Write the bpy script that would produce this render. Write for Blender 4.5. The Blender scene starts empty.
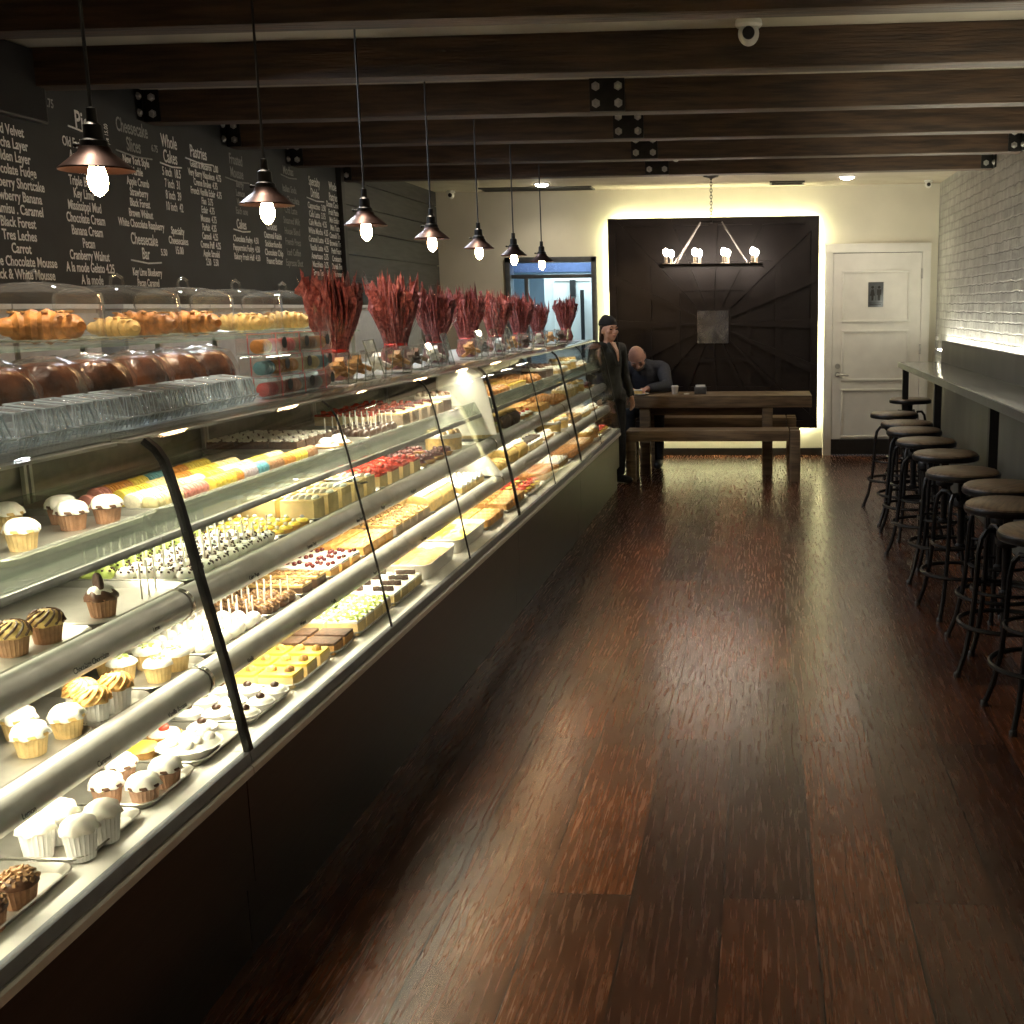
import bpy, bmesh, math, random
from mathutils import Vector, Matrix, Quaternion
PI = math.pi
rnd = random.Random(7)
scene = bpy.context.scene
COL = scene.collection
R = math.radians

# ------------------------------------------------------------------ materials
def nt_new(name):
    m = bpy.data.materials.new(name); m.use_nodes = True
    nt = m.node_tree
    for n in list(nt.nodes): nt.nodes.remove(n)
    return m, nt, nt.nodes, nt.links

def mat(name, col, rough=.5, metal=0., var=.12, scale=25., bump=0., bscale=None, spec=.5, sub=0., coat=0., stretch=None, col2=None):
    """principled surface whose colour is broken up by a noise"""
    m, nt, N, L = nt_new(name)
    out = N.new('ShaderNodeOutputMaterial'); b = N.new('ShaderNodeBsdfPrincipled')
    L.new(b.outputs[0], out.inputs[0])
    tc = N.new('ShaderNodeTexCoord'); mp = N.new('ShaderNodeMapping')
    if stretch: mp.inputs['Scale'].default_value = stretch
    L.new(tc.outputs['Object'], mp.inputs[0])
    no = N.new('ShaderNodeTexNoise'); no.inputs['Scale'].default_value = scale; no.inputs['Detail'].default_value = 4
    L.new(mp.outputs[0], no.inputs['Vector'])
    mx = N.new('ShaderNodeMix'); mx.data_type = 'RGBA'
    c2 = col2 or tuple(min(1, c * (1 + var * 1.5)) for c in col)
    c1 = col if col2 else tuple(c * (1 - var) for c in col)
    mx.inputs[6].default_value = (*c1, 1); mx.inputs[7].default_value = (*c2, 1)
    ramp = N.new('ShaderNodeMapRange'); ramp.inputs[1].default_value = .35; ramp.inputs[2].default_value = .65
    L.new(no.outputs[0], ramp.inputs[0]); L.new(ramp.outputs[0], mx.inputs[0])
    L.new(mx.outputs[2], b.inputs['Base Color'])
    b.inputs['Roughness'].default_value = rough; b.inputs['Metallic'].default_value = metal
    b.inputs['Specular IOR Level'].default_value = spec
    if sub: b.inputs['Subsurface Weight'].default_value = sub; b.inputs['Subsurface Radius'].default_value = (.01, .006, .003)
    if coat: b.inputs['Coat Weight'].default_value = coat; b.inputs['Coat Roughness'].default_value = .15
    if bump:
        n2 = N.new('ShaderNodeTexNoise'); n2.inputs['Scale'].default_value = bscale or scale * 2; n2.inputs['Detail'].default_value = 5
        L.new(mp.outputs[0], n2.inputs['Vector'])
        bp = N.new('ShaderNodeBump'); bp.inputs['Strength'].default_value = bump; bp.inputs['Distance'].default_value = .01
        L.new(n2.outputs[0], bp.inputs['Height']); L.new(bp.outputs[0], b.inputs['Normal'])
    return m

def emis(name, col, s):
    m, nt, N, L = nt_new(name)
    out = N.new('ShaderNodeOutputMaterial'); e = N.new('ShaderNodeEmission')
    e.inputs[0].default_value = (*col, 1); e.inputs[1].default_value = s
    L.new(e.outputs[0], out.inputs[0])
    return m

def clear(name, tint=(1, 1, 1), refl=.5, rough=.05, dens=0., dcol=(.8, .85, .85), bump=0., bscale=60):
    """thin clear sheet: transparent, mirror-like at grazing angles, DENS of it frosted"""
    m, nt, N, L = nt_new(name)
    out = N.new('ShaderNodeOutputMaterial')
    tr = N.new('ShaderNodeBsdfTransparent'); tr.inputs[0].default_value = (*tint, 1)
    gl = N.new('ShaderNodeBsdfGlossy'); gl.inputs['Roughness'].default_value = rough
    fr = N.new('ShaderNodeLayerWeight'); fr.inputs[0].default_value = .5       # Schlick's curve on both faces of the sheet
    pw = N.new('ShaderNodeMath'); pw.operation = 'POWER'; pw.inputs[1].default_value = 5; L.new(fr.outputs['Facing'], pw.inputs[0])
    sa = N.new('ShaderNodeMath'); sa.operation = 'MULTIPLY_ADD'; sa.inputs[1].default_value = .95; sa.inputs[2].default_value = .045; L.new(pw.outputs[0], sa.inputs[0])
    ml = N.new('ShaderNodeMath'); ml.operation = 'MULTIPLY'; ml.inputs[1].default_value = refl; ml.use_clamp = True
    L.new(sa.outputs[0], ml.inputs[0])
    mx = N.new('ShaderNodeMixShader'); L.new(ml.outputs[0], mx.inputs[0])
    L.new(tr.outputs[0], mx.inputs[1]); L.new(gl.outputs[0], mx.inputs[2])
    last = mx
    if dens:
        df = N.new('ShaderNodeBsdfDiffuse'); df.inputs[0].default_value = (*dcol, 1)
        m2 = N.new('ShaderNodeMixShader'); m2.inputs[0].default_value = dens
        L.new(mx.outputs[0], m2.inputs[1]); L.new(df.outputs[0], m2.inputs[2]); last = m2
    if bump:
        tc = N.new('ShaderNodeTexCoord'); no = N.new('ShaderNodeTexNoise'); no.inputs['Scale'].default_value = bscale
        L.new(tc.outputs['Object'], no.inputs['Vector'])
        bp = N.new('ShaderNodeBump'); bp.inputs['Strength'].default_value = bump; bp.inputs['Distance'].default_value = .01
        L.new(no.outputs[0], bp.inputs['Height']); L.new(bp.outputs[0], gl.inputs['Normal']); L.new(bp.outputs[0], fr.inputs['Normal'])
    L.new(last.outputs[0], out.inputs[0])
    return m

def wood_floor():
    m, nt, N, L = nt_new('dark_plank_floor')
    out = N.new('ShaderNodeOutputMaterial'); b = N.new('ShaderNodeBsdfPrincipled'); L.new(b.outputs[0], out.inputs[0])
    tc = N.new('ShaderNodeTexCoord')
    mp = N.new('ShaderNodeMapping'); mp.inputs['Rotation'].default_value = (0, 0, PI / 2); mp.inputs['Location'].default_value = (.35, .096, 0)
    L.new(tc.outputs['Object'], mp.inputs[0])
    def brick(c1, c2, mortar):
        t = N.new('ShaderNodeTexBrick'); t.offset = .37; t.offset_frequency = 2
        t.inputs['Scale'].default_value = 1; t.inputs['Brick Width'].default_value = 1.75; t.inputs['Row Height'].default_value = .243
        t.inputs['Mortar Size'].default_value = .0028; t.inputs['Mortar Smooth'].default_value = .2; t.inputs['Bias'].default_value = -.1
        t.inputs['Color1'].default_value = (*c1, 1); t.inputs['Color2'].default_value = (*c2, 1); t.inputs['Mortar'].default_value = (*mortar, 1)
        L.new(mp.outputs[0], t.inputs['Vector']); return t
    bk = brick((.056, .0175, .0065), (.145, .044, .0135), (.006, .003, .002))
    bid = brick((0, 0, 0), (1, 1, 1), (.5, .5, .5))
    # grain running with the plank, shifted from plank to plank
    mg = N.new('ShaderNodeMapping'); mg.inputs['Scale'].default_value = (9, 1.0, 1)
    cx = N.new('ShaderNodeCombineXYZ'); vm = N.new('ShaderNodeMath'); vm.operation = 'MULTIPLY'; vm.inputs[1].default_value = 13.7
    L.new(bid.outputs[0], vm.inputs[0]); L.new(vm.outputs[0], cx.inputs[1])
    ad = N.new('ShaderNodeVectorMath'); ad.operation = 'ADD'; L.new(tc.outputs['Object'], ad.inputs[0]); L.new(cx.outputs[0], ad.inputs[1])
    L.new(ad.outputs[0], mg.inputs[0])
    wv = N.new('ShaderNodeTexWave'); wv.wave_type = 'BANDS'; wv.bands_direction = 'X'; wv.inputs['Scale'].default_value = 1.3
    wv.inputs['Distortion'].default_value = 14; wv.inputs['Detail'].default_value = 3; wv.inputs['Detail Scale'].default_value = 1.1
    L.new(mg.outputs[0], wv.inputs['Vector'])
    n1 = N.new('ShaderNodeTexNoise'); n1.inputs['Scale'].default_value = 5; n1.inputs['Detail'].default_value = 6
    m3 = N.new('ShaderNodeMapping'); m3.inputs['Scale'].default_value = (26, 1.3, 1); L.new(ad.outputs[0], m3.inputs[0]); L.new(m3.outputs[0], n1.inputs['Vector'])
    n2 = N.new('ShaderNodeTexNoise'); n2.inputs['Scale'].default_value = 1.6; n2.inputs['Detail'].default_value = 3; L.new(ad.outputs[0], n2.inputs['Vector'])
    s = N.new('ShaderNodeMath'); s.operation = 'MULTIPLY_ADD'; s.inputs[1].default_value = .2; L.new(wv.outputs[1], s.inputs[0])
    L.new(n1.outputs[0], s.inputs[2])
    s2 = N.new('ShaderNodeMath'); s2.operation = 'MULTIPLY'; L.new(s.outputs[0], s2.inputs[0]); 
    mr = N.new('ShaderNodeMapRange'); mr.inputs[1].default_value = .3; mr.inputs[2].default_value = .7; mr.inputs[3].default_value = .75; mr.inputs[4].default_value = 1.75
    L.new(n2.outputs[0], mr.inputs[0]); L.new(mr.outputs[0], s2.inputs[1])
    mx = N.new('ShaderNodeMix'); mx.data_type = 'RGBA'; mx.blend_type = 'MULTIPLY'; mx.inputs[0].default_value = 1
    cc = N.new('ShaderNodeCombineColor'); 
    for i in range(3): L.new(s2.outputs[0], cc.inputs[i])
    L.new(bk.outputs[0], mx.inputs[6]); L.new(cc.outputs[0], mx.inputs[7]); L.new(mx.outputs[2], b.inputs['Base Color'])
    b.inputs['Specular IOR Level'].default_value = .78
    rr = N.new('ShaderNodeMapRange'); rr.inputs[1].default_value = .3; rr.inputs[2].default_value = .9; rr.inputs[3].default_value = .20; rr.inputs[4].default_value = .31
    L.new(s.outputs[0], rr.inputs[0]); L.new(rr.outputs[0], b.inputs['Roughness'])
    bp = N.new('ShaderNodeBump'); bp.inputs['Strength'].default_value = .12; bp.inputs['Distance'].default_value = .0012
    sb = N.new('ShaderNodeMath'); sb.operation = 'MULTIPLY_ADD'; sb.inputs[1].default_value = -2.5; L.new(bk.outputs['Fac'], sb.inputs[0]); L.new(s.outputs[0], sb.inputs[2])
    L.new(sb.outputs[0], bp.inputs['Height']); L.new(bp.outputs[0], b.inputs['Normal'])
    return m

def brick_wall():
    m, nt, N, L = nt_new('painted_brick')
    out = N.new('ShaderNodeOutputMaterial'); b = N.new('ShaderNodeBsdfPrincipled'); L.new(b.outputs[0], out.inputs[0])
    tc = N.new('ShaderNodeTexCoord'); mp = N.new('ShaderNodeMapping'); mp.inputs['Rotation'].default_value = (0, -PI / 2, -PI / 2)
    sx = N.new('ShaderNodeSeparateXYZ'); cb = N.new('ShaderNodeCombineXYZ')
    L.new(tc.outputs['Object'], sx.inputs[0]); L.new(sx.outputs[1], cb.inputs[0]); L.new(sx.outputs[2], cb.inputs[1])
    t = N.new('ShaderNodeTexBrick'); t.inputs['Scale'].default_value = 1; t.inputs['Brick Width'].default_value = .215; t.inputs['Row Height'].default_value = .075
    t.inputs['Mortar Size'].default_value = .008; t.inputs['Mortar Smooth'].default_value = .6
    t.inputs['Color1'].default_value = (.29, .29, .28, 1); t.inputs['Color2'].default_value = (.36, .36, .35, 1); t.inputs['Mortar'].default_value = (.29, .29, .28, 1)
    no = N.new('ShaderNodeTexNoise'); no.inputs['Scale'].default_value = 9; no.inputs['Detail'].default_value = 6
    nv = N.new('ShaderNodeTexNoise'); nv.inputs['Scale'].default_value = 14
    av = N.new('ShaderNodeVectorMath'); av.operation = 'MULTIPLY_ADD'; av.inputs[1].default_value = (.045, .035, 0)
    L.new(tc.outputs['Object'], nv.inputs['Vector']); L.new(nv.outputs[1], av.inputs[0]); L.new(cb.outputs[0], av.inputs[2])
    L.new(av.outputs[0], t.inputs['Vector']); L.new(tc.outputs['Object'], no.inputs['Vector'])
    mx = N.new('ShaderNodeMix'); mx.data_type = 'RGBA'; mx.blend_type = 'OVERLAY'; mx.inputs[0].default_value = .5
    L.new(t.outputs[0], mx.inputs[6]); L.new(no.outputs[0], mx.inputs[7]); L.new(mx.outputs[2], b.inputs['Base Color'])
    b.inputs['Roughness'].default_value = .6
    h = N.new('ShaderNodeMath'); h.operation = 'MULTIPLY_ADD'; h.inputs[1].default_value = -.32; L.new(t.outputs['Fac'], h.inputs[0]); L.new(no.outputs[0], h.inputs[2])
    bp = N.new('ShaderNodeBump'); bp.inputs['Strength'].default_value = 1; bp.inputs['Distance'].default_value = .018
    L.new(h.outputs[0], bp.inputs['Height']); L.new(bp.outputs[0], b.inputs['Normal'])
    return m

M = {}
M['floor'] = wood_floor(); M['brick'] = brick_wall()
M['plaster'] = mat('pale_plaster', (.62, .59, .48), .7, var=.03, scale=3, bump=.05, bscale=120)
M['ceiling'] = mat('tan_ceiling', (.36, .32, .25), .8, var=.06, scale=4)
M['soffit'] = mat('pale_soffit', (.50, .48, .42), .7, var=.03, scale=3)
M['beam'] = mat('dark_timber', (.050, .027, .014), .6, var=.45, scale=6, stretch=(.5, 4, 6), bump=.5, bscale=18)
M['chalk'] = mat('chalkboard', (.014, .0165, .018), .62, var=.22, scale=5)
M['chalkwhite'] = mat('chalk', (.90, .90, .86), .9, var=.12, scale=60)
M['dimchalk'] = mat('faint_chalk', (.30, .31, .30), .9, var=.2, scale=60)
M['cladding'] = mat('black_boards', (.032, .031, .030), .5, var=.3, scale=6, stretch=(1, .6, 6))
M['black'] = mat('black_paint', (.012, .011, .010), .5, var=.2)
M['panelblack'] = mat('black_wood_panel', (.0095, .0068, .0068), .34, var=.25, scale=12)
M['iron'] = mat('black_iron', (.016, .015, .014), .42, .6, var=.2, bump=.1)
M['bolt'] = mat('steel_bolt', (.40, .39, .37), .4, .6)
M['steel'] = mat('brushed_steel', (.48, .48, .45), .33, .9, var=.08, scale=40, stretch=(1, 30, 1))
M['chrome'] = mat('chrome', (.72, .70, .64), .16, 1, var=.04)
M['bead'] = mat('bright_metal_bead', (.74, .72, .66), .38, .35, var=.04)
M['slatebar'] = mat('slate_grey_bar', (.24, .26, .28), .45, .15, var=.06)
M['greyrail'] = mat('grey_metal_rail', (.14, .15, .16), .35, .7, var=.08)
M['greyrail2'] = mat('grey_plastic_edge', (.26, .27, .24), .4, .1, var=.08)
M['rail'] = mat('grey_enamel_rail', (.52, .52, .48), .35, .3, var=.05)
M['case_dark'] = mat('dark_wood_laminate', (.012, .008, .006), .34, var=.25, scale=8, stretch=(1, .4, 5), bump=.05)
M['case_in'] = mat('grey_case_lining', (.20, .19, .16), .4, .3, var=.08)
M['deck'] = mat('white_deck', (.78, .77, .70), .35, var=.03)
M['tray'] = mat('aluminium_tray', (.36, .345, .30), .34, .7, var=.06)
M['whiteplate'] = mat('white_china', (.85, .84, .80), .25, var=.02)
M['glass'] = clear('case_glass', (.985, .992, .985), .8, .0)
M['shelfglass'] = clear('green_edge_glass', (.86, .94, .89), .6, .0, .08, (.45, .52, .46))
M['strip'] = clear('label_strip', (.84, .88, .83), .7, .12, .30, (.40, .42, .36))
M['clamrib'] = clear('clear_plastic_edge', (.95, .97, .98), 1., .1, .55, (.66, .74, .78))
M['acrylic'] = clear('clear_acrylic', (.97, .975, .97), .8, .0, .03, (.75, .75, .72))
M['clam'] = clear('crinkled_clear_plastic', (.93, .96, .97), 2.6, .10, .10, (.72, .80, .84), bump=.8, bscale=70)
M['film'] = clear('clear_wrap', (.97, .96, .94), .7, .10, .03, (.8, .8, .8), bump=1, bscale=22)
M['doorglass'] = clear('door_glass', (.93, .97, 1), .8, .03)
M['white'] = mat('white_paint', (.66, .65, .60), .45, var=.03, scale=8)
M['bluewall'] = mat('pale_blue_wall', (.42, .52, .58), .6, var=.03, scale=4)
M['slate'] = mat('slate_blue_reflection', (.07, .085, .16), .5, var=.1)
M['greypanel'] = mat('grey_painted_boards', (.062, .062, .054), .5, var=.12, scale=6, stretch=(1, 1, .3))
M['counter'] = mat('grey_bar_top', (.20, .20, .18), .16, .1, var=.12, scale=8)
M['seatwood'] = mat('worn_seat_wood', (.13, .085, .05), .4, var=.3, scale=8, stretch=(1, 8, 1))
M['tablewood'] = mat('rustic_timber', (.13, .086, .046), .55, var=.35, scale=6, stretch=(.6, 6, 6), bump=.3)
M['copper'] = mat('dark_copper', (.035, .017, .013), .42, .85, var=.2)
M['bulb'] = emis('warm_filament_bulb', (1, .62, .30), 60)
M['candle'] = emis('clear_candle_bulb', (1, .80, .66), 46)
M['led'] = emis('led_strip_light', (1, .95, .56), 36)
M['ledcool'] = emis('cove_led_light', (1, .95, .74), 36)
M['down'] = emis('downlight_lens', (1, .93, .80), 30)
M['cream'] = mat('ivory_candle', (.75, .66, .50), .5)
M['mirror'] = mat('mirror_painted_reflection', (.42, .38, .34), .12, 1, scale=9, bump=.25, bscale=7, col2=(.86, .83, .80))  # brown and pale mottling painted in for the reflected room
M['skin'] = mat('skin', (.52, .30, .21), .55, var=.06, sub=.05)
M['skinb'] = mat('ruddy_skin', (.50, .27, .20), .5, var=.1, sub=.05)
M['knit'] = mat('black_knit', (.012, .011, .011), .9, var=.3, scale=200, bump=.4)
M['jacket'] = mat('dark_green_jacket', (.020, .022, .019), .75, var=.25, scale=20, bump=.2)
M['trousers'] = mat('black_trousers', (.012, .012, .013), .8, var=.2)
M['bluegrey'] = mat('slate_blue_knit', (.034, .038, .052), .85, var=.2, scale=90, bump=.3)
M['hair'] = mat('brown_hair', (.03, .017, .01), .55, var=.3, scale=80)
M['greyhair'] = mat('greying_hair', (.16, .12, .10), .7, var=.3, scale=90)
M['eye'] = mat('dark_eye', (.012, .01, .01), .2)
M['lip'] = mat('lip', (.30, .11, .09), .5)
M['shoe'] = mat('black_shoe', (.012, .011, .01), .45)
# food
M['wrap_y'] = mat('yellow_cupcake_paper', (.66, .48, .22), .7, var=.15, scale=40)
M['wrap_b'] = mat('brown_cupcake_paper', (.34, .18, .10), .7, var=.2, scale=40)
M['wrap_p'] = mat('tan_cupcake_paper', (.50, .30, .20), .7, var=.15, scale=40)
M['wrap_w'] = mat('white_cupcake_paper', (.85, .84, .82), .7, var=.03)
M['frost_w'] = mat('white_frosting', (.86, .83, .74), .55, var=.04, sub=.1)
M['frost_c'] = mat('caramel_frosting', (.60, .40, .14), .5, var=.2, scale=60)
M['frost_d'] = mat('chocolate_frosting', (.10, .045, .022), .4, var=.25, scale=60)
M['nut'] = mat('chopped_nuts', (.30, .17, .075), .7, var=.4, scale=90)
M['cookie'] = mat('chocolate_cookie', (.07, .035, .02), .7, var=.3, scale=90)
M['cake_y'] = mat('golden_sponge', (.62, .42, .14), .75, var=.2, scale=50)
M['cake_c'] = mat('cheesecake_filling', (.70, .54, .26), .6, var=.1, scale=30)
M['cake_o'] = mat('orange_cake', (.64, .34, .10), .65, var=.15, scale=30)
M['cake_d'] = mat('chocolate_cake', (.085, .042, .022), .7, var=.3, scale=60)
M['cake_g'] = mat('grey_brown_cake', (.30, .22, .15), .7, var=.2, scale=50)
M['crust'] = mat('baked_crust', (.45, .24, .075), .65, var=.3, scale=60, bump=.3)
M['yellow'] = mat('lemon_curd', (.78, .58, .07), .35, var=.1)
M['straw'] = mat('strawberry_glaze', (.52, .05, .03), .25, var=.3, scale=60)
M['cherry'] = mat('dark_cherry', (.10, .012, .012), .2, var=.3)
M['green'] = mat('pistachio', (.38, .48, .12), .6, var=.2, scale=60)
M['dark'] = mat('dark_chocolate', (.045, .02, .012), .3, var=.3)
M['stick'] = mat('paper_stick', (.85, .82, .72), .6, var=.02)
M['loaf'] = mat('chocolate_glazed_loaf', (.035, .012, .006), .24, scale=14, bump=.7, bscale=26, col2=(.15, .052, .018))
M['croissant'] = mat('flaky_pastry', (.42, .18, .045), .5, var=.45, scale=45, bump=.5)
M['band'] = mat('white_paper_band', (.60, .57, .52), .7, var=.05)
M['redwrap'] = mat('dark_red_tissue', (.11, .016, .018), .36, scale=75, bump=.9, bscale=60, col2=(.32, .095, .085))  # paler red specks in the colour stand in for sparkle
M['redrib'] = mat('red_ribbon', (.55, .03, .02), .35, var=.2)
M['sparkle'] = clear('cellophane', (.95, .72, .70), 1.8, .08, .05, (.8, .6, .6), bump=1, bscale=35)
M['greybox'] = mat('grey_steel_cabinet', (.34, .33, .29), .5, .1, var=.06)
M['greybox_top'] = mat('pale_cabinet_edge', (.62, .61, .55), .5, var=.04)
for k, c in dict(mac_o=(.62, .26, .04), mac_y=(.74, .58, .08), mac_c=(.72, .62, .34), mac_p=(.55, .22, .18), mac_br=(.34, .18, .09), mac_bl=(.10, .30, .36), mac_w=(.74, .70, .56), mac_r=(.50, .05, .05), mac_l=(.42, .36, .40)).items():
    M[k] = mat('macaron_' + {'mac_o': 'orange', 'mac_y': 'yellow', 'mac_c': 'cream', 'mac_p': 'pink', 'mac_br': 'brown', 'mac_bl': 'teal', 'mac_w': 'white', 'mac_r': 'red', 'mac_l': 'lilac'}[k], c, .6, var=.1, scale=120)

# ------------------------------------------------------------------ geometry collector
class G:
    def __init__(s): s.v = []; s.f = []; s.mi = []; s.cur = 0
    def add(s, vs, fs):
        o = len(s.v); s.v += [tuple(p) for p in vs]
        for f in fs: s.f.append(tuple(i + o for i in f)); s.mi.append(s.cur)
        return s
    def box(s, x0, x1, y0, y1, z0, z1):
        v = [(x0, y0, z0), (x1, y0, z0), (x1, y1, z0), (x0, y1, z0), (x0, y0, z1), (x1, y0, z1), (x1, y1, z1), (x0, y1, z1)]
        return s.add(v, [(0, 3, 2, 1), (4, 5, 6, 7), (0, 1, 5, 4), (1, 2, 6, 5), (2, 3, 7, 6), (3, 0, 4, 7)])
    def obox(s, c, sx, sy, sz, rz=0., rx=0., ry=0.):
        m = Matrix.Translation(c) @ Matrix.Rotation(rz, 4, 'Z') @ Matrix.Rotation(ry, 4, 'Y') @ Matrix.Rotation(rx, 4, 'X')
        t = G().box(-sx / 2, sx / 2, -sy / 2, sy / 2, -sz / 2, sz / 2)
        return s.add([m @ Vector(p) for p in t.v], t.f)
    def lathe(s, prof, n=24, c=(0, 0, 0), axis='Z', cap=True, mod=None):
        """prof = [(r, h)...]; mod(theta, k, r, h) -> (r, h)"""
        vs = []
        for k, (r, h) in enumerate(prof):
            for i in range(n):
                a = 2 * PI * i / n; rr, hh = (mod(a, k, r, h) if mod else (r, h))
                x, y = rr * math.cos(a), rr * math.sin(a)
                p = (x, y, hh) if axis == 'Z' else ((hh, x, y) if axis == 'X' else (y, hh, x))
                vs.append((p[0] + c[0], p[1] + c[1], p[2] + c[2]))
        fs = []
        for k in range(len(prof) - 1):
            for i in range(n):
                j = (i + 1) % n; fs.append((k * n + i, k * n + j, (k + 1) * n + j, (k + 1) * n + i))
        if cap:
            if prof[0][0] > 1e-6: fs.append(tuple(range(n - 1, -1, -1)))
            if prof[-1][0] > 1e-6: fs.append(tuple((len(prof) - 1) * n + i for i in range(n)))
        return s.add(vs, fs)
    def tube(s, pts, r, n=8, closed=False, cap=True):
        pts = [Vector(p) for p in pts]; N = len(pts)
        rs = r if isinstance(r, (list, tuple)) else [r] * N
        vs = []; up = None
        for i, p in enumerate(pts):
            a = pts[i - 1] if (i > 0 or closed) else p; b = pts[(i + 1) % N] if (i < N - 1 or closed) else p
            t = (b - a).normalized()
            if up is None: up = Vector((0, 0, 1)) if abs(t.z) < .9 else Vector((1, 0, 0))
            u = (up - t * up.dot(t))
            if u.length < 1e-5: u = t.orthogonal()
            u.normalize(); w = t.cross(u); up = u
            for k in range(n):
                an = 2 * PI * k / n; vs.append(p + (u * math.cos(an) + w * math.sin(an)) * rs[i])
        fs = []
        for i in range(N if closed else N - 1):
            j = (i + 1) % N
            for k in range(n):
                l = (k + 1) % n; fs.append((i * n + k, i * n + l, j * n + l, j * n + k))
        if cap and not closed: fs.append(tuple(range(n - 1, -1, -1))); fs.append(tuple((N - 1) * n + k for k in range(n)))
        return s.add(vs, fs)
    def ell(s, c, rx, ry, rz, n=14, m=9, rot=None):
        vs = []; fs = []
        q = rot or Matrix.Identity(3)
        for k in range(m + 1):
            ph = -PI / 2 + PI * k / m
            for i in range(n):
                a = 2 * PI * i / n
                p = q @ Vector((rx * math.cos(ph) * math.cos(a), ry * math.cos(ph) * math.sin(a), rz * math.sin(ph)))
                vs.append((p.x + c[0], p.y + c[1], p.z + c[2]))
        for k in range(m):
            for i in range(n):
                j = (i + 1) % n
                fs.append((k * n + i, k * n + j, (k + 1) * n + j, (k + 1) * n + i))
        return s.add(vs, fs)
    def cap(s, a, b, ra, rb, n=14):
        """capsule from a to b, radii ra, rb"""
        a = Vector(a); b = Vector(b); d = b - a; Ln = d.length
        q = Vector((0, 0, 1)).rotation_difference(d) if Ln > 1e-6 else Quaternion()
        prof = [(max(ra * math.cos(t), 1e-5), ra * math.sin(t)) for t in [-PI / 2 + PI / 2 * i / 4 for i in range(5)]]
        prof += [(max(rb * math.cos(t), 1e-5), Ln + rb * math.sin(t)) for t in [PI / 2 * i / 4 for i in range(5)]]
        t = G().lathe(prof, n)
        return s.add([q @ Vector(p) + a for p in t.v], t.f)
    def ext(s, prof, y0, y1, closed=True):
        """profile of (x, z) pulled along y"""
        n = len(prof); vs = [(x, y0, z) for x, z in prof] + [(x, y1, z) for x, z in prof]
        fs = [(i, (i + 1) % n, n + (i + 1) % n, n + i) for i in range(n if closed else n - 1)]
        if closed: fs += [tuple(range(n - 1, -1, -1)), tuple(range(n, 2 * n))]
        return s.add(vs, fs)
    def m(s, i): s.cur = i; return s

def obj(name, g, mats, parent=None, loc=None, rz=0., bev=0., smooth=38, mods=None):
    me = bpy.data.meshes.new(name)
    me.from_pydata([tuple(p) for p in g.v], [], g.f)
    for mm in (mats if isinstance(mats, (list, tuple)) else [mats]): me.materials.append(mm)
    if len(me.materials) > 1: me.polygons.foreach_set('material_index', g.mi)
    bm = bmesh.new(); bm.from_mesh(me)
    if bev: bmesh.ops.bevel(bm, geom=bm.edges[:], offset=bev, segments=2, affect='EDGES', profile=.6)
    bmesh.ops.recalc_face_normals(bm, faces=bm.faces[:])
    bm.to_mesh(me); bm.free()
    if smooth: me.shade_smooth(); me.set_sharp_from_angle(angle=R(smooth))
    o = bpy.data.objects.new(name, me); COL.objects.link(o)
    if parent: o.parent = parent
    if loc: o.location = loc
    if rz: o.rotation_euler.z = rz
    return o

def tag(o, label, cat, group=None):
    o['label'] = label; o['category'] = cat
    if group: o['group'] = group
    return o
def thing(name, label, cat, loc=(0, 0, 0), rz=0., group=None):
    o = bpy.data.objects.new(name, None); COL.objects.link(o); o.empty_display_size = .05
    o.location = loc; o.rotation_euler.z = rz
    return tag(o, label, cat, group)
def struct(name, g, m, parent=None, **k):
    o = obj(name, g, m, parent, **k)
    if not parent: o['kind'] = 'structure'
    return o
def dup(root, loc, rz=0., label=None, group=None, rx=None, ry=None, sc=None):
    r = root.copy(); COL.objects.link(r); r.location = loc
    r.rotation_euler = (rx if rx is not None else root.rotation_euler.x, ry if ry is not None else root.rotation_euler.y, rz)
    if sc: r.scale = sc if isinstance(sc, tuple) else (sc, sc, sc)
    if label: r['label'] = label
    if group: r['group'] = group
    for ch in kids[root.name] if root.name in kids else root.children:
        c = ch.copy(); COL.objects.link(c); c.parent = r
        for gch in kids[ch.name] if ch.name in kids else ch.children:
            d = gch.copy(); COL.objects.link(d); d.parent = c
    return r
kids = {}
class Proto:
    """the first call places the original, later calls place copies of it and of its parts"""
    def __init__(s, make): s.make = make; s.root = None
    def __call__(s, loc, label, group=None, rz=0., rx=0., ry=0., sc=1.):
        if s.root is None:
            s.root = o = s.make()
            kids[o.name] = list(o.children)
            for c in o.children: kids[c.name] = list(c.children)
            o.location = loc; o.rotation_euler = (rx, ry, rz); o.scale = sc if isinstance(sc, tuple) else (sc, sc, sc)
            o['label'] = label
            if group: o['group'] = group
            return o
        o = dup(s.root, loc, rz, label, group, rx, ry, sc)
        if not group and 'group' in o: del o['group']
        return o
# ------------------------------------------------------------------ the room
XL, XR, YF, YB, ZC = -3.38, 1.8, -3.0, 11.8, 2.745
struct('floor', G().box(XL - .1, XR + .1, YF, 13.6, -.06, 0), M['floor'])
struct('ceiling', G().box(XL - .1, XR + .1, YF, YB + .1, ZC, ZC + .08), M['ceiling'])
struct('wall_left', G().box(XL - .12, XL, YF, YB + .12, 0, ZC), M['black'])
struct('wall_right', G().box(XR, XR + .12, YF, YB + .12, 0, ZC), M['brick'])
wb = G()
wb.box(XL, -2.655, YB, YB + .12, 0, ZC); wb.box(-2.655, -1.695, YB, YB + .12, 2.075, ZC); wb.box(-1.695, .72, YB, YB + .12, 0, ZC)
wb.box(.72, 1.66, YB, YB + .12, 2.09, ZC); wb.box(1.66, XR, YB, YB + .12, 0, ZC)
struct('wall_back', wb, M['plaster'])
struct('baseboard_back', G().box(-1.695, .68, YB - .02, YB, 0, .075), M['black'])
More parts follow.
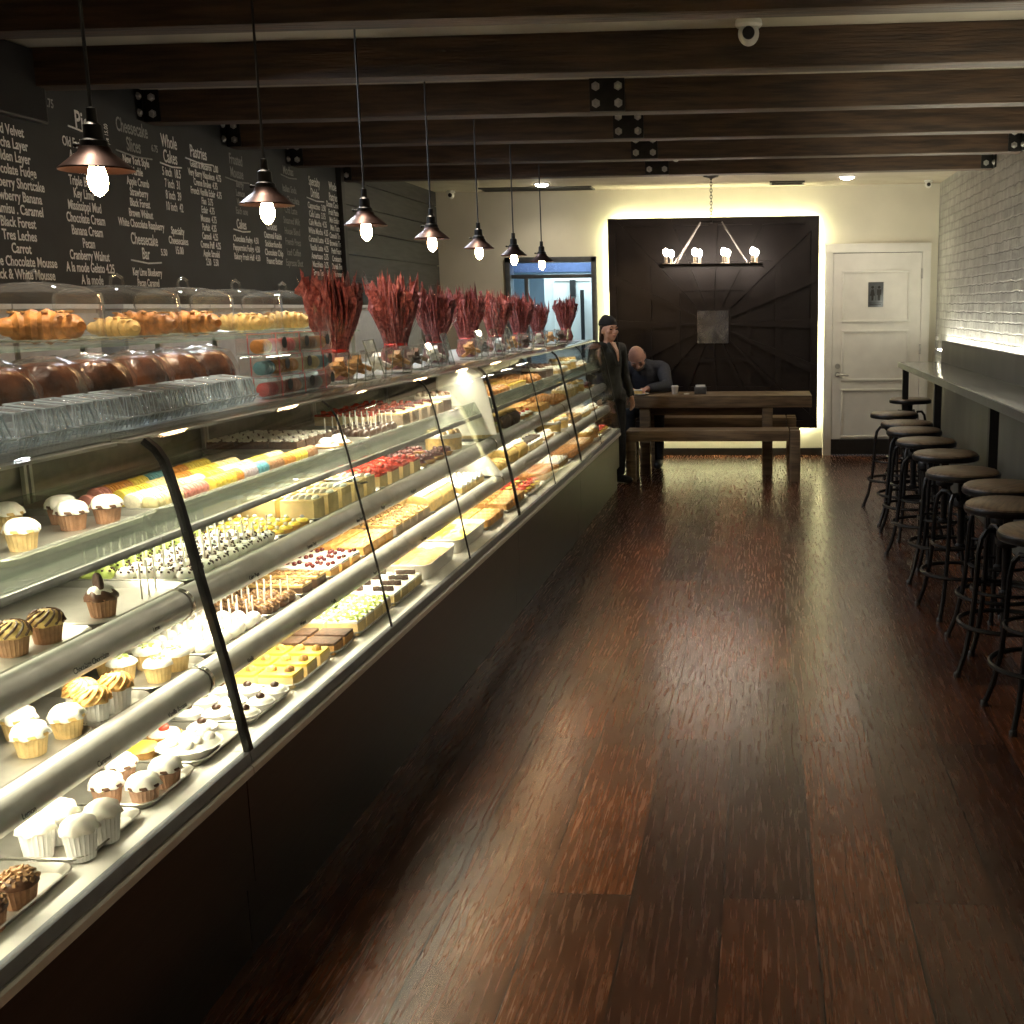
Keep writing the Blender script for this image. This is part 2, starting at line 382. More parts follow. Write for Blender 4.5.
struct('baseboard_right', G().box(1.70, XR, YB - .02, YB, 0, .075), M['black'])
# boards over the far end of the left wall, and the black post beside the chalkboard
gb = G()
XB = XL
for k in range(14): gb.box(XB, XB + .022, 9.1, YB, .2 * k + .004, min(ZC, .2 * k + .196))
struct('trim_1', gb, M['cladding'])
struct('trim_2', G().box(XB, XB + .05, 9.03, 9.1, 0, ZC), M['black'])
fw = G(); fw.box(XL, -2.6, YF - .1, YF, 0, ZC); fw.box(-1.15, -.95, YF - .1, YF, 0, ZC); fw.box(.9, XR, YF - .1, YF, 0, ZC); fw.box(-2.6, .9, YF - .1, YF, 2.3, ZC); fw.box(-2.6, -1.15, YF - .1, YF, 0, .8)
struct('wall_front', fw, M['plaster'])
# low wall in front of the brick, with the light cove behind its top
struct('trim_3', G().box(1.6, 1.63, -1, 10.12, 0, 1.235), M['greypanel'])
cv = thing('cove_light', 'led strip hidden behind the grey panel, washing the brick wall', 'light', (1.74, 4.5, 1.12))
obj('led_strip', G().box(-.02, .02, -5.5, 6.6, -.005, .005), M['ledcool'], cv)
obj('strip_holder', G().box(-.04, .06, -5.5, 6.62, -.03, -.006), M['greyrail'], cv)

# restroom door
d1 = G().box(.745, 1.635, YB - .035, YB + .01, .17, 2.07)
door = struct('door_1', d1, M['white'])
pn = G()
for z0, z1 in ((1.40, 1.876), (.80, 1.276), (.21, .675)):
    a, b, w = .86, 1.50, .022
    pn.box(a - w, b + w, YB - .05, YB - .034, z1, z1 + w); pn.box(a - w, b + w, YB - .05, YB - .034, z0 - w, z0)
    pn.box(a - w, a, YB - .05, YB - .034, z0, z1); pn.box(b, b + w, YB - .05, YB - .034, z0, z1)
obj('panel_moulding', pn, M['white'], door, bev=.004)
obj('kick_plate', G().box(.745, 1.635, YB - .042, YB - .02, .012, .17), M['black'], door)
df = G(); df.box(.655, .742, YB - .05, YB, 0, 2.085); df.box(1.638, 1.725, YB - .05, YB, 0, 2.085); df.box(.655, 1.725, YB - .05, YB, 2.075, 2.165)
obj('door_frame', df, M['white'], door, bev=.006)
h = G().lathe([(.028, 0), (.028, .012)], 16, (.80, YB - .048, .845), 'Y'); h.tube([(.80, YB - .05, .845), (.80, YB - .10, .845), (.81, YB - .105, .845), (.91, YB - .105, .84)], .011, 8)
obj('door_handle', h, M['bolt'], door)
obj('deadbolt', G().lathe([(.027, -.02), (.027, 0), (.018, .004)], 16, (.80, YB - .038, .93), 'Y'), M['bolt'], door)
for z in (1.86, 1.10, .35): obj('hinge', G().box(1.628, 1.648, YB - .056, YB - .03, z - .05, z + .05), M['bolt'], door)
sg = thing('restroom_sign', 'small grey restroom sign with man and woman figures on the white door', 'sign', (1.178, YB - .036, 1.655))
obj('sign_plate', G().box(-.077, .077, -.006, 0, -.125, .125), M['greyrail'], sg, bev=.002)
fig = G()
for sx, skirt in ((-.033, 1), (.033, 0)):
    fig.lathe([(.0145, -.0085), (.0145, -.006)], 16, (sx, 0, .072), 'Y')
    if skirt: pts = [(-.012, .052), (.012, .052), (.026, -.012), (.012, -.012), (.010, -.06), (-.010, -.06), (-.012, -.012), (-.026, -.012)]
    else: pts = [(-.022, .052), (.022, .052), (.022, -.005), (.014, -.005), (.013, -.06), (-.013, -.06), (-.014, -.005), (-.022, -.005)]
    fig.ext([(sx + x, z) for x, z in pts], -.0085, -.006)
fig.box(-.0015, .0015, -.0085, -.006, -.06, .085)
obj('figures', fig, M['black'], sg, smooth=0)
fg2 = G(); fg2.box(-.065, .065, -.0085, -.006, -.086, -.082)
for k in range(9): fg2.box(-.058 + k * .013, -.050 + k * .013, -.0085, -.006, -.105, -.095)
obj('lettering', fg2, M['black'], sg, smooth=0)

# doorway at the left of the back wall, with a bright white door beyond
dw = G(); x0, x1 = -2.655, -1.695
dw.box(x0, x0 + .055, YB - .03, YB + .14, 0, 2.075); dw.box(x1 - .055, x1, YB - .03, YB + .14, 0, 2.075); dw.box(x0, x1, YB - .03, YB + .14, 2.02, 2.075)
dw.box(x0 + .055, x1 - .055, YB + .02, YB + .09, 1.86, 1.90); dw.box(x0 + .19, x0 + .23, YB + .02, YB + .09, 0, 1.87)
dr2 = struct('door_2', dw, M['greyrail'], bev=.004)
obj('transom_pane', G().box(x0 + .055, x1 - .055, YB + .05, YB + .058, 1.90, 2.02), M['doorglass'], dr2)
obj('side_pane', G().box(x0 + .055, x0 + .19, YB + .05, YB + .058, .02, 1.86), M['doorglass'], dr2)
rm = G()
rm.box(-3.3, -3.25, YB + .12, 13.5, 0, 2.5); rm.box(-1.1, -1.05, YB + .12, 13.5, 0, 2.5); rm.box(-3.3, -1.05, 13.5, 13.55, 0, 2.5); rm.box(-3.3, -1.05, YB + .12, 13.5, 2.5, 2.55)
struct('wall_passage', rm, M['bluewall'])
d3 = struct('door_3', G().box(-2.42, -1.78, 12.68, 12.72, 0, 1.93), M['white'])
struct('transom_reflection_panel', G().box(-3.25, -1.1, 12.66, 12.72, 1.95, 2.5), M['slate'])  # added panel, its slate blue imitates the reflection in the transom
pm = G()
for z0, z1 in ((1.15, 1.85), (.2, 1.0)):
    pm.box(-2.32, -1.88, 12.668, 12.68, z1, z1 + .02); pm.box(-2.32, -1.88, 12.668, 12.68, z0 - .02, z0); pm.box(-2.32, -2.30, 12.668, 12.68, z0, z1); pm.box(-1.90, -1.88, 12.668, 12.68, z0, z1)
obj('panel_moulding', pm, M['white'], d3)
obj('door_closer', G().box(-2.12, -2.06, 12.62, 12.68, 1.68, 1.86), M['black'], d3)
obj('door_handle', G().tube([(-1.98, 12.60, 1.0), (-1.98, 12.60, 1.75)], .022, 10), M['black'], d3)

# ceiling beams and their bolted brackets
beams = [3.22, 4.20, 5.18, 6.21, 7.18, 8.16, 9.13]
for i, y in enumerate(beams):
    g = G().box(XL, XR, y, y + .125, 2.576, ZC)
    struct('ceiling_beam', g, M['beam'], bev=.008)
def make_bracket():
    r = thing('beam_bracket', '', 'bracket')
    obj('plate', G().box(-.094, .094, -.012, 0, -.084, .084), M['iron'], r, bev=.002)
    for sx in (-1, 1):
        for sz in (-1, 1):
            obj('bolt', G().lathe([(.024, -.018), (.024, -.012)], 6, (sx * .060, 0, sz * .043), 'Y').lathe([(.0, -.029), (.010, -.028), (.014, -.024), (.014, -.018)], 12, (sx * .060, 0, sz * .043), 'Y'), M['bolt'], r)
    return r
brk = Proto(make_bracket)
def make_corner(s):
    def f():
        # half on the beam's face, half on the wall in front of it
        r = thing('beam_bracket', '', 'bracket')
        obj('beam_plate', G().box(0, s * .10, -.010, 0, -.084, .084), M['iron'], r, bev=.002)
        obj('wall_plate', G().box(0, s * .010, -.095, -.0105, -.084, .084), M['iron'], r, bev=.002)
        for sz in (-1, 1):
            obj('bolt', G().lathe([(.022, -.016), (.022, -.010)], 6, (s * .062, 0, sz * .043), 'Y').lathe([(.0, -.027), (.010, -.026), (.014, -.022), (.014, -.016)], 12, (s * .062, 0, sz * .043), 'Y'), M['bolt'], r)
            obj('bolt', G().lathe([(.022, s * .010), (.022, s * .016)], 6, (0, -.055, sz * .043), 'X').lathe([(.014, s * .016), (.014, s * .022), (.010, s * .026), (.0, s * .027)], 12, (0, -.055, sz * .043), 'X'), M['bolt'], r)
        return r
    return f
brkL, brkR = Proto(make_corner(1)), Proto(make_corner(-1))
nb = ['first', 'second', 'third', 'fourth']
for k, y in enumerate(beams[3:]):
    brk((-.813, y - .001, 2.662), f'black four-bolt plate at mid span of the {["nearest bracketed", "second bracketed", "third bracketed", "farthest"][k]} ceiling beam', 'mid-span beam brackets')
    brkL((XL + .002, y - .001, 2.662), f'black four-bolt bracket where the {["nearest bracketed", "second bracketed", "third bracketed", "farthest"][k]} beam meets the chalkboard wall', 'left end beam brackets')
    if k > 1: brkR((XR - .002, y - .001, 2.662), f'black four-bolt bracket where the {["", "", "second last", "last"][k]} beam meets the brick wall', 'right end beam brackets')
for k, y in enumerate(beams[5:]):
    pass

# cameras, downlights, vents
def make_dome():
    r = thing('security_camera', '', 'camera')
    obj('housing', G().lathe([(.055, 0), (.058, -.02), (.05, -.03)], 24), M['white'], r)
    obj('ball', G().ell((0, 0, -.055), .045, .045, .05, 20, 12), M['white'], r)
    obj('lens', G().lathe([(.026, -.03), (.026, -.047), (.016, -.05), (.001, -.05)], 20, (0, 0, -.06), 'Y', True), M['black'], r)
    return r
cam_ = Proto(make_dome)
cam_((-.052, 5.06, ZC), 'white ball security camera hanging in front of the nearest full beam')
cam_((-3.16, 11.66, ZC), 'white ball security camera in the corner above the black boards', sc=.8)
cam_((1.64, 11.5, ZC), 'white ball security camera above the restroom door corner', sc=.7)
cam_((-.66, 9.085, 2.74), 'small white ball camera beside the plate on the farthest beam', sc=.7)
def make_down():
    r = thing('downlight', '', 'light')
    obj('trim_ring', G().lathe([(.085, 0), (.085, -.008), (.066, -.012)], 28, cap=False), M['white'], r)
    obj('lens', G().lathe([(.066, -.008), (.058, -.022), (.035, -.032), (.001, -.036)], 28), M['down'], r)
    return r
dn = Proto(make_down)
dn((-2.12, 11.15, ZC), 'round recessed ceiling light above the bright doorway')
dn((.81, 11.0, ZC), 'round recessed ceiling light nearest the restroom door')
def make_vent(w, d, m):
    g = G()
    for k in range(6): g.obox((0, -d / 2 + d * (k + .5) / 6, -.012), w, .018, .003, rx=.5)
    r = thing('ceiling_vent', '', 'vent')
    f = G(); f.box(-w / 2 - .02, w / 2 + .02, -d / 2 - .02, -d / 2, -.014, 0); f.box(-w / 2 - .02, w / 2 + .02, d / 2, d / 2 + .02, -.014, 0); f.box(-w / 2 - .02, -w / 2, -d / 2, d / 2, -.014, 0); f.box(w / 2, w / 2 + .02, -d / 2, d / 2, -.014, 0)
    obj('frame', f, m, r); obj('louvre', g, m, r); return r
v = make_vent(.3, .22, M['black']); v.location = (.26, 11.45, ZC); v['label'] = 'black ceiling vent right of the chandelier'
v = make_vent(1.1, .25, M['greypanel']); v.location = (-2.25, 11.58, ZC); v['label'] = 'long grey ceiling grille above the bright doorway'

# black panel with its tunnel relief and the glow behind it
px0, px1, pz0, pz1, yp = -1.554, .592, .30, 2.44, 11.70
pan = thing('wall_panel', 'large black square wall panel with rays of raised ribs and a glowing edge', 'panel', (-.484, yp, 1.345))
hx, hz = (px1 - px0) / 2, (pz1 - pz0) / 2
cxp, czp = (px0 + px1) / 2 + .484, (pz0 + pz1) / 2 - 1.345
obj('backing', G().box(cxp - hx, cxp + hx, 0, .03, czp - hz, czp + hz), M['panelblack'], pan)
rel = G()
fr = [1.0, .65, .36, .165]
def ring(a, w):
    rel.box(cxp - hx * a, cxp + hx * a, -.03, 0, czp + hz * (a - w), czp + hz * a); rel.box(cxp - hx * a, cxp + hx * a, -.03, 0, czp - hz * a, czp - hz * (a - w))
    rel.box(cxp - hx * a, cxp - hx * (a - w), -.03, 0, czp - hz * (a - w), czp + hz * (a - w)); rel.box(cxp + hx * (a - w), cxp + hx * a, -.03, 0, czp - hz * (a - w), czp + hz * (a - w))
for a, w in zip(fr, (.07, .055, .04, .03)): ring(a, w)
def rib(dx, dz):
    # a tapering rib from the mirror out to the edge
    n = Vector((-dz, 0, dx)).normalized()
    a, b = Vector((dx * hx * .165, 0, dz * hz * .165)), Vector((dx * hx * .97, 0, dz * hz * .97))
    v = []
    for y in (-.042, 0):
        for p, w in ((a, .008), (b, .05)): v += [p + n * w + Vector((cxp, y, czp)), p - n * w + Vector((cxp, y, czp))]
    rel.add(v, [(0, 1, 3, 2), (4, 6, 7, 5), (0, 2, 6, 4), (1, 5, 7, 3), (2, 3, 7, 6), (0, 4, 5, 1)])
for t in (-1, -.45, 0, .45):
    rib(t, 1); rib(t * -1, -1); rib(1, -t); rib(-1, t)
obj('raised_ribs', rel, M['panelblack'], pan, smooth=20)
ls = G(); q = .03
ls.box(cxp - hx + q, cxp + hx - q, .045, .07, czp + hz - q - .006, czp + hz - q); ls.box(cxp - hx + q, cxp + hx - q, .045, .07, czp - hz + q, czp - hz + q + .006)
ls.box(cxp - hx + q, cxp - hx + q + .006, .045, .07, czp - hz + q, czp + hz - q); ls.box(cxp + hx - q - .006, cxp + hx - q, .045, .07, czp - hz + q, czp + hz - q)
obj('led_strip', ls, M['led'], pan)
st = G()
for sx in (-.7, .7):
    for sz in (-.7, .7): st.box(cxp + sx - .04, cxp + sx + .04, .03, .1, czp + sz - .04, czp + sz + .04)
obj('standoff', st, M['black'], pan)
mi = thing('mirror', 'small square mirror at the centre of the black wall panel', 'mirror', (-.484, yp - .048, 1.345))
obj('glass', G().box(-.16, .16, -.012, -.004, -.166, .166), M['mirror'], mi)
obj('backing', G().box(-.155, .155, -.004, .006, -.16, .16), M['black'], mi)

# ------------------------------------------------------------------ chalkboard menu
cb = thing('chalkboard', 'wall-sized chalkboard menu lettered in columns behind the counter', 'chalkboard', (XL, 5.5, 1.4))
obj('board', G().box(0, .012, -8.3, 3.52, -.6, 1.345), M['chalk'], cb)
TEXTS = []
def text(name, body, loc, size, parent, m, rot, wx=.55, sp=1., align='CENTER', off=0.):
    c = bpy.data.curves.new(name, 'FONT'); c.body = body; c.size = size; c.align_x = align; c.align_y = 'TOP'; c.space_line = sp; c.offset = off; c.extrude = .0004
    c.resolution_u = 3
    c.materials.append(m); o = bpy.data.objects.new(name, c); COL.objects.link(o); o.parent = parent
    o.location = loc; o.rotation_euler = rot; o.scale = (wx, 1, 1); TEXTS.append(o); return o
ROTL = (PI / 2, 0, PI / 2)
def column(body, y, ztop, pitch, size, wx=.55, m='chalkwhite', head=False, ul=0, off=.0012):
    K = 3.38 / 3.3; y *= K; ztop = 1.55 + (ztop - 1.55) * K; pitch *= K; size *= K; ul *= K * 1.15; wx *= 1.3
    o = text('menu_heading' if head else 'menu_lines', body, (.0135, y - 5.5, ztop - 1.4), size, cb, M[m], ROTL, wx, pitch / size, off=off)
    if ul:
        obj('underline', G().tube([(.0135, y - 5.5 - ul, ul * .05), (.0135, y - 5.5 + ul * .1, -.004), (.0135, y - 5.5 + ul, .004)], .0045, 6), M[m], cb, (0, 0, ztop - 1.4 - pitch * (body.count('\n') + 1) - .012))
column('Red Velvet\nMocha Layer\nGolden Layer\nChocolate Fudge\nStrawberry Shortcake\nStrawberry Banana\nTiramisu . Caramel\nBlack Forest\nTres Leches\nCarrot\nTriple Chocolate Mousse\nBlack & White Mousse', 4.905, 2.375, .0565, .062, .60)
column('15.75', 5.21, 2.535, .05, .055, .6, 'dimchalk')
column('Pie', 5.47, 2.525, .09, .125, .6, head=True, ul=.10, off=.002)
column('Old Fashioned\nApple Pie\nBlueberry\nTriple Berry\nKey Lime\nMississippi Mud\nChocolate Cream\nBanana Cream\nPecan\nCranberry Walnut\nA la mode Gelato 4.25\nA la mode', 5.425, 2.385, .0585, .064, .53)
text('menu_note', 'whole pie 15.00', (.0135, 5.655 * 1.024 - 5.5, 2.42 - 1.4), .046, cb, M['chalkwhite'], (0, -PI / 2, PI), .6)
column('Cheesecake\nSlices', 5.92, 2.55, .088, .10, .48, head=True, ul=.15, m='dimchalk')
column('6.75', 6.13, 2.45, .05, .05, .6, 'dimchalk')
column('New York Style\nMarble\nApple Crumb\nStrawberry\nBlack Forest\nBrown Walnut\nWhite Chocolate Raspberry', 5.93, 2.365, .054, .058, .52)
column('Cheesecake\nBar', 5.94, 1.975, .074, .085, .5, head=True, ul=.13)
column('5.50', 6.13, 1.90, .05, .05, .6)
column('Key Lime Blueberry\nPecan Caramel', 5.94, 1.79, .056, .056, .5)
column('Whole\nCakes', 6.29, 2.53, .082, .098, .48, head=True, ul=.10)
column('5 inch  18.5\n7 inch  31\n8 inch  39\n10 inch  42', 6.29, 2.35, .062, .066, .5)
column('Specialty\nCheesecakes\n15.00', 6.30, 2.03, .054, .058, .55)
column('Pastries', 6.62, 2.515, .09, .098, .5, head=True, ul=.14)
column('Gelati & Macaron  2.00\nVery Berry Napoleon  4.75\nCreme Brulee  4.75\nFrench Vanilla Eclair  4.75\nFlan  3.75\nEclair  4.75\nMousse  4.75\nParfait  4.25\nCannoli  4.25\nCreme Puff  4.25\nApple Strudel\n2.50   5.50', 6.68, 2.425, .0505, .056, .5)
column('Frosted\nMousse', 7.10, 2.53, .08, .09, .5, head=True, ul=.14, m='dimchalk')
column('Berry\nLemon\nVanilla\nEach one', 7.13, 2.37, .055, .058, .6, 'dimchalk')
column('Cakes', 7.11, 2.135, .07, .085, .5, head=True, ul=.10)
column('Chocolate Fudge  4.50\nPeppermint Fudge  4.50\nBakery Fresh Half  4.50', 7.16, 2.03, .055, .055, .55)
column('Fresh\nCoffee', 7.52, 2.52, .085, .098, .5, head=True)
column('Cookies', 7.56, 2.15, .06, .075, .5, head=True)
column('Oatmeal Raisin\nSnickerdoodle\nChocolate Chip\nPeanut Butter', 7.57, 2.08, .056, .058, .6)
column('Mochas', 7.90, 2.55, .07, .08, .55, head=True, ul=.12, m='dimchalk')
column('Italian Soda\nHot Chocolate\nChai Latte\nSteamed Milk\nHouse Blend\nFrench Press\nIced Coffee\nEspresso Shot', 7.90, 2.42, .072, .066, .6, 'dimchalk')
column('Specialty\nDrinks', 8.36, 2.53, .082, .092, .5, head=True, ul=.14)
column('Cappuccino  3.50\nCafe Latte  3.75\nCafe Mocha  4.25\nWhite Mocha  4.25\nCaramel Latte  4.25\nVanilla Latte  4.25\nAmericano  2.75\nMacchiato  3.75\nGreen Tea  2.50', 8.38, 2.34, .060, .062, .6)
column('Whole\nPastries', 8.72, 2.53, .08, .085, .5, head=True)
column('Dozen Cookies\nFruit Platter\nMini Eclairs\nMini Tarts\nCannoli Tray\nBrownie Tray\nPetit Fours\nCroissants\nDanish Tray\nMacarons', 8.72, 2.38, .058, .060, .6)
sb = thing('wall_speaker', 'black box mounted high on the chalkboard wall, left of the menu', 'speaker', (XL + .012, 4.70, 2.535))
obj('cabinet', G().box(0, .05, -.9, .56, -.115, .205), M['black'], sb, bev=.006)
obj('grille', G().box(.05, .056, -.88, .54, -.105, .2), M['knit'], sb)

# ------------------------------------------------------------------ back counter behind the case, against the left wall
def make_cabinet(w, label, y):
    r = thing('back_cabinet', label, 'cabinet', (XL + .10, y, 0))
    obj('body', G().box(0, .33, -w / 2, w / 2, .08, 1.57), M['greybox'], r, bev=.006)
    obj('top_edge', G().box(0, .345, -w / 2 - .003, w / 2 + .003, 1.57, 1.59), M['greybox_top'], r)
    obj('door', G().box(.33, .345, -w / 2 + .01, w / 2 - .01, .1, 1.55), M['greybox'], r, bev=.003)
    obj('handle', G().tube([(.345, w / 2 - .06, 1.0), (.37, w / 2 - .06, 1.0), (.37, w / 2 - .06, 1.3), (.345, w / 2 - .06, 1.3)], .007, 6), M['steel'], r)
    obj('plinth', G().box(.02, .3, -w / 2 + .01, w / 2 - .01, 0, .08), M['black'], r)
    return r
cabs = [(3.75, 1.05), (4.58, .58), (5.48, .82), (6.30, .78), (7.2, .95), (8.2, .95), (9.2, .95)]
cl = ['behind the first two cake domes', 'narrow, behind the gap between domes', 'behind the third cake dome', 'behind the fourth cake dome', 'behind the first red bundle', 'behind the second red bundle', 'last of the row by the black boards']
for (y, w), l in zip(cabs, cl): make_cabinet(w, 'grey steel back cabinet ' + l, y)

# ------------------------------------------------------------------ pendant lamps
def make_pendant():
    r = thing('pendant_lamp', '', 'lamp')
    obj('cord', G().tube([(0, 0, .135), (0, 0, .846)], .0045, 8), M['black'], r)
    obj('ceiling_rose', G().lathe([(.05, .846), (.05, .835), (.012, .825)], 20), M['black'], r)
    obj('socket_cap', G().lathe([(.006, .15), (.012, .148), (.013, .115), (.022, .108), (.024, .075), (.032, .070), (.034, .052), (.020, .050)], 20), M['iron'], r)
    sh = G().lathe([(.018, .060), (.036, .056), (.040, .044), (.062, .026), (.088, .004), (.0885, 0), (.086, .001), (.060, .021), (.036, .038), (.018, .050)], 32, cap=False)
    obj('shade', sh, M['copper'], r)
    obj('key_switch', G().tube([(-.030, 0, .062), (-.046, 0, .062)], .004, 6).ell((-.050, 0, .062), .006, .003, .006, 8, 6), M['iron'], r)
    bg = G().lathe([(.011, .040), (.012, .026), (.018, .006), (.0235, -.016), (.0235, -.030), (.019, -.046), (.010, -.058), (.001, -.063)], 20)
    obj('bulb', bg, M['bulb'], r)
    return r
pd = Proto(make_pendant)
for k, y in enumerate([2.96, 4.0, 5.02, 6.04, 7.06, 8.07, 9.11]):
    pd((-1.647, y * .941, 1.899), 'copper pendant lamp, glowing bulb, ' + ['nearest of the row, in front of the pie menu', 'second of the row, in front of the coffee menu', 'third of the row, where the chalkboard ends', 'fourth of the row, before the black boards', 'fifth of the row, against the pale wall', 'sixth of the row, before the doorway edge', 'last of the row, before the bright doorway'][k], 'pendant lamps over the display case')

# ------------------------------------------------------------------ chandelier
ch = thing('chandelier', 'black rectangular chandelier with eight candle bulbs over the dining table', 'chandelier', (-.455, 10.7, 1.93))
L2, W2 = .47, .14
fg = G()
for s in (-1, 1): fg.box(-L2, L2, s * W2 - .012, s * W2 + .012, -.012, .012); fg.box(s * L2 - .012, s * L2 + .012, -W2, W2, -.012, .012)
obj('frame', fg, M['iron'], ch)
obj('top_bar', G().box(-.10, .10, -.012, .012, .385, .402).box(-.012, .012, -.06, .06, .385, .402), M['iron'], ch)
for sx in (-1, 1):
    for sy in (-1, 1): obj('arm', G().tube([(sx * .10, sy * .01, .393), (sx * .345, sy * W2, .0)], .007, 8), M['bolt'], ch)
cg = G()
for k in range(14):
    z = .405 + k * .0285
    pts = [(math.cos(a) * .010 * (1 if k % 2 else 0), math.cos(a) * .010 * (0 if k % 2 else 1), z + .014 + math.sin(a) * .019) for a in [2 * PI * i / 10 for i in range(10)]]
    cg.tube(pts, .0035, 5, closed=True)
obj('chain', cg, M['iron'], ch)
obj('ceiling_rose', G().lathe([(.075, .815), (.07, .795), (.03, .785), (.008, .778)], 24), M['iron'], ch)
for sy in (-1, 1):
    for k in range(4):
        x = -.40 + k * .267 + sy * .015
        c = obj('candle', G().lathe([(.030, .012), (.030, .018), (.015, .022), (.015, .082)], 14, (x, sy * W2, 0)), M['cream'], ch)
        obj('bulb', G().ell((x, sy * W2, .118), .026, .026, .036, 14, 10), M['candle'], c)

# ------------------------------------------------------------------ table, benches and what is on them
tb = thing('dining_table', 'long heavy rustic wooden dining table under the chandelier', 'table', (-.39, 10.62, 0))
obj('tabletop', G().box(-.865, .865, -.28, .28, .632, .742), M['tablewood'], tb, bev=.006)
for sx in (-.68, .46):
    for sy in (-.21, .21): obj('leg', G().box(sx - .048, sx + .048, sy - .048, sy + .048, 0, .632), M['tablewood'], tb, bev=.004)
ap = G(); ap.box(-.63, .41, -.015, .015, .54, .632)
obj('apron', ap, M['tablewood'], tb)
def make_bench():
    r = thing('bench', '', 'bench')
    obj('seat', G().box(-.78, .68, -.15, .15, .365, .46), M['tablewood'], r, bev=.005)
    for sx in (-.74, .735):
        for sy in (-.1, .1): obj('leg', G().box(sx - .045, sx + .045, sy - .045, sy + .045, 0, .46 if sx > 0 else .365), M['tablewood'], r, bev=.004)
    return r
bn = Proto(make_bench)
bn((-.42, 10.1, 0), 'rustic wooden bench in front of the dining table', 'benches at the dining table')
bn((-.42, 11.28, 0), 'rustic wooden bench on the far side of the table, against the black panel', 'benches at the dining table')
cu = thing('paper_cup', 'short pale cup on the dining table right of the seated man', 'cup', (-.80, 10.56, .742))
obj('body', G().lathe([(.026, 0), (.034, .07), (.031, .07), (.024, .006), (.001, .006)], 18), M['band'], cu); obj('lid', G().lathe([(.036, .068), (.036, .076), (.028, .082)], 18), M['whiteplate'], cu)
nh = thing('napkin_holder', 'white napkin box on the dining table, right of the small cup', 'holder', (-.56, 10.58, .742))
obj('box', G().box(-.055, .055, -.04, .04, 0, .065), M['greyrail'], nh, bev=.004); obj('napkins', G().box(-.045, .045, -.03, .03, .065, .085), M['whiteplate'], nh, bev=.004)
pk = thing('sugar_packet', 'small white packet lying on the table between cup and napkin box', 'packet', (-.69, 10.56, .742)); obj('paper', G().box(-.025, .025, -.015, .015, 0, .008), M['whiteplate'], pk)
pl = thing('plate', 'white plate of cake in front of the seated man', 'plate', (-1.13, 10.46, .742))
obj('dish', G().lathe([(.05, 0), (.06, .004), (.095, .016), (.093, .019), (.055, .007), (.001, .006)], 24), M['whiteplate'], pl)
ck = thing('cake_slice', 'pale slice of cake on the seated man\'s plate', 'cake', (-1.14, 10.45, .749)); obj('sponge', G().ext([(-.04, 0), (.04, 0), (.04, .035), (-.04, .035)], -.03, .03), M['cake_y'], ck, bev=.004); obj('frosting', G().box(-.042, .042, -.032, .032, .035, .045), M['frost_w'], ck, bev=.004)

# ------------------------------------------------------------------ bar counter and stools
ct = thing('bar_counter', 'long narrow grey bar counter along the brick wall', 'counter', (1.42, 6.0, 0))
obj('counter_top', G().box(-.19, .18, -5.0, 4.1, 1.012, 1.052), M['counter'], ct, bev=.004)
obj('front_edge', G().box(-.198, -.19, -5.0, 4.1, 1.004, 1.050), M['greyrail'], ct)
for y in (9.95, 8.14, 6.19, 4.2): obj('post', G().box(-.175, -.125, y - 6.025, y - 5.975, 0, 1.012), M['black'], ct); 
for y in (9.95, 8.14, 6.19, 4.2): obj('bearer', G().box(-.175, .18, y - 6.02, y - 5.98, .972, 1.012), M['black'], ct)
bo = thing('bottle', 'clear slender bottle standing on the far end of the bar counter', 'bottle', (1.535, 9.98, 1.052))
obj('glass', G().lathe([(.030, 0), (.034, .01), (.034, .06), (.026, .09), (.013, .12), (.012, .19), (.015, .195)], 20), M['acrylic'], bo)
obj('stopper', G().lathe([(.011, .19), (.013, .20), (.010, .225), (.001, .228)], 14), M['whiteplate'], bo)
def make_stool():
    r = thing('bar_stool', '', 'stool')
    s = G().lathe([(.0, .735), (.165, .735), (.176, .728), (.18, .715), (.18, .70), (.172, .692), (.0, .692)], 36)
    obj('seat', s, M['seatwood'], r)
    obj('seat_rim', G().lathe([(.181, .722), (.184, .716), (.184, .700), (.181, .694)], 36, cap=False), M['iron'], r)
    obj('screw_post', G().lathe([(.055, .692), (.055, .682), (.022, .675), (.018, .36), (.028, .35), (.028, .33), (.001, .325)], 16), M['iron'], r)
    obj('hub', G().lathe([(.045, .60), (.05, .59), (.05, .555), (.04, .545)], 16), M['iron'], r)
    for k in range(4):
        a = PI / 4 + k * PI / 2; c, s_ = math.cos(a), math.sin(a)
        pr = [(.03, .575), (.07, .618), (.105, .620), (.13, .590), (.142, .53), (.150, .36), (.165, .22), (.19, .10), (.222, .012)]
        lg = obj('leg', G().tube([(c * p, s_ * p, z) for p, z in pr], .0115, 8), M['iron'], r)
        obj('foot', G().lathe([(.016, 0), (.016, .016), (.012, .022)], 10, (c * .225, s_ * .225, 0)), M['black'], lg)
    def hoop(rad, z, t): return G().tube([(math.cos(a) * rad, math.sin(a) * rad, z) for a in [2 * PI * i / 28 for i in range(28)]], t, 7, closed=True)
    obj('foot_ring', hoop(.19, .215, .010), M['iron'], r)
    obj('brace_ring', hoop(.142, .36, .008), M['iron'], r)
    return r
so = Proto(make_stool)
sp = [(1.33, 10.05), (1.035, 8.72), (1.04, 8.02), (1.03, 7.55), (1.02, 6.94), (1.04, 6.32), (1.015, 5.63), (1.115, 5.17), (1.04, 4.69), (1.06, 4.12)]
sl = ['farthest of the row, tucked under the counter end', 'second from the far end, before the white door', 'third from the far end, half hidden', 'fourth from the far end', 'fifth from the far end', 'sixth from the far end', 'seventh from the far end, its whole seat clear', 'third from the near end, close to the counter', 'second from the near end', 'nearest of the row, cut by the photo edge']
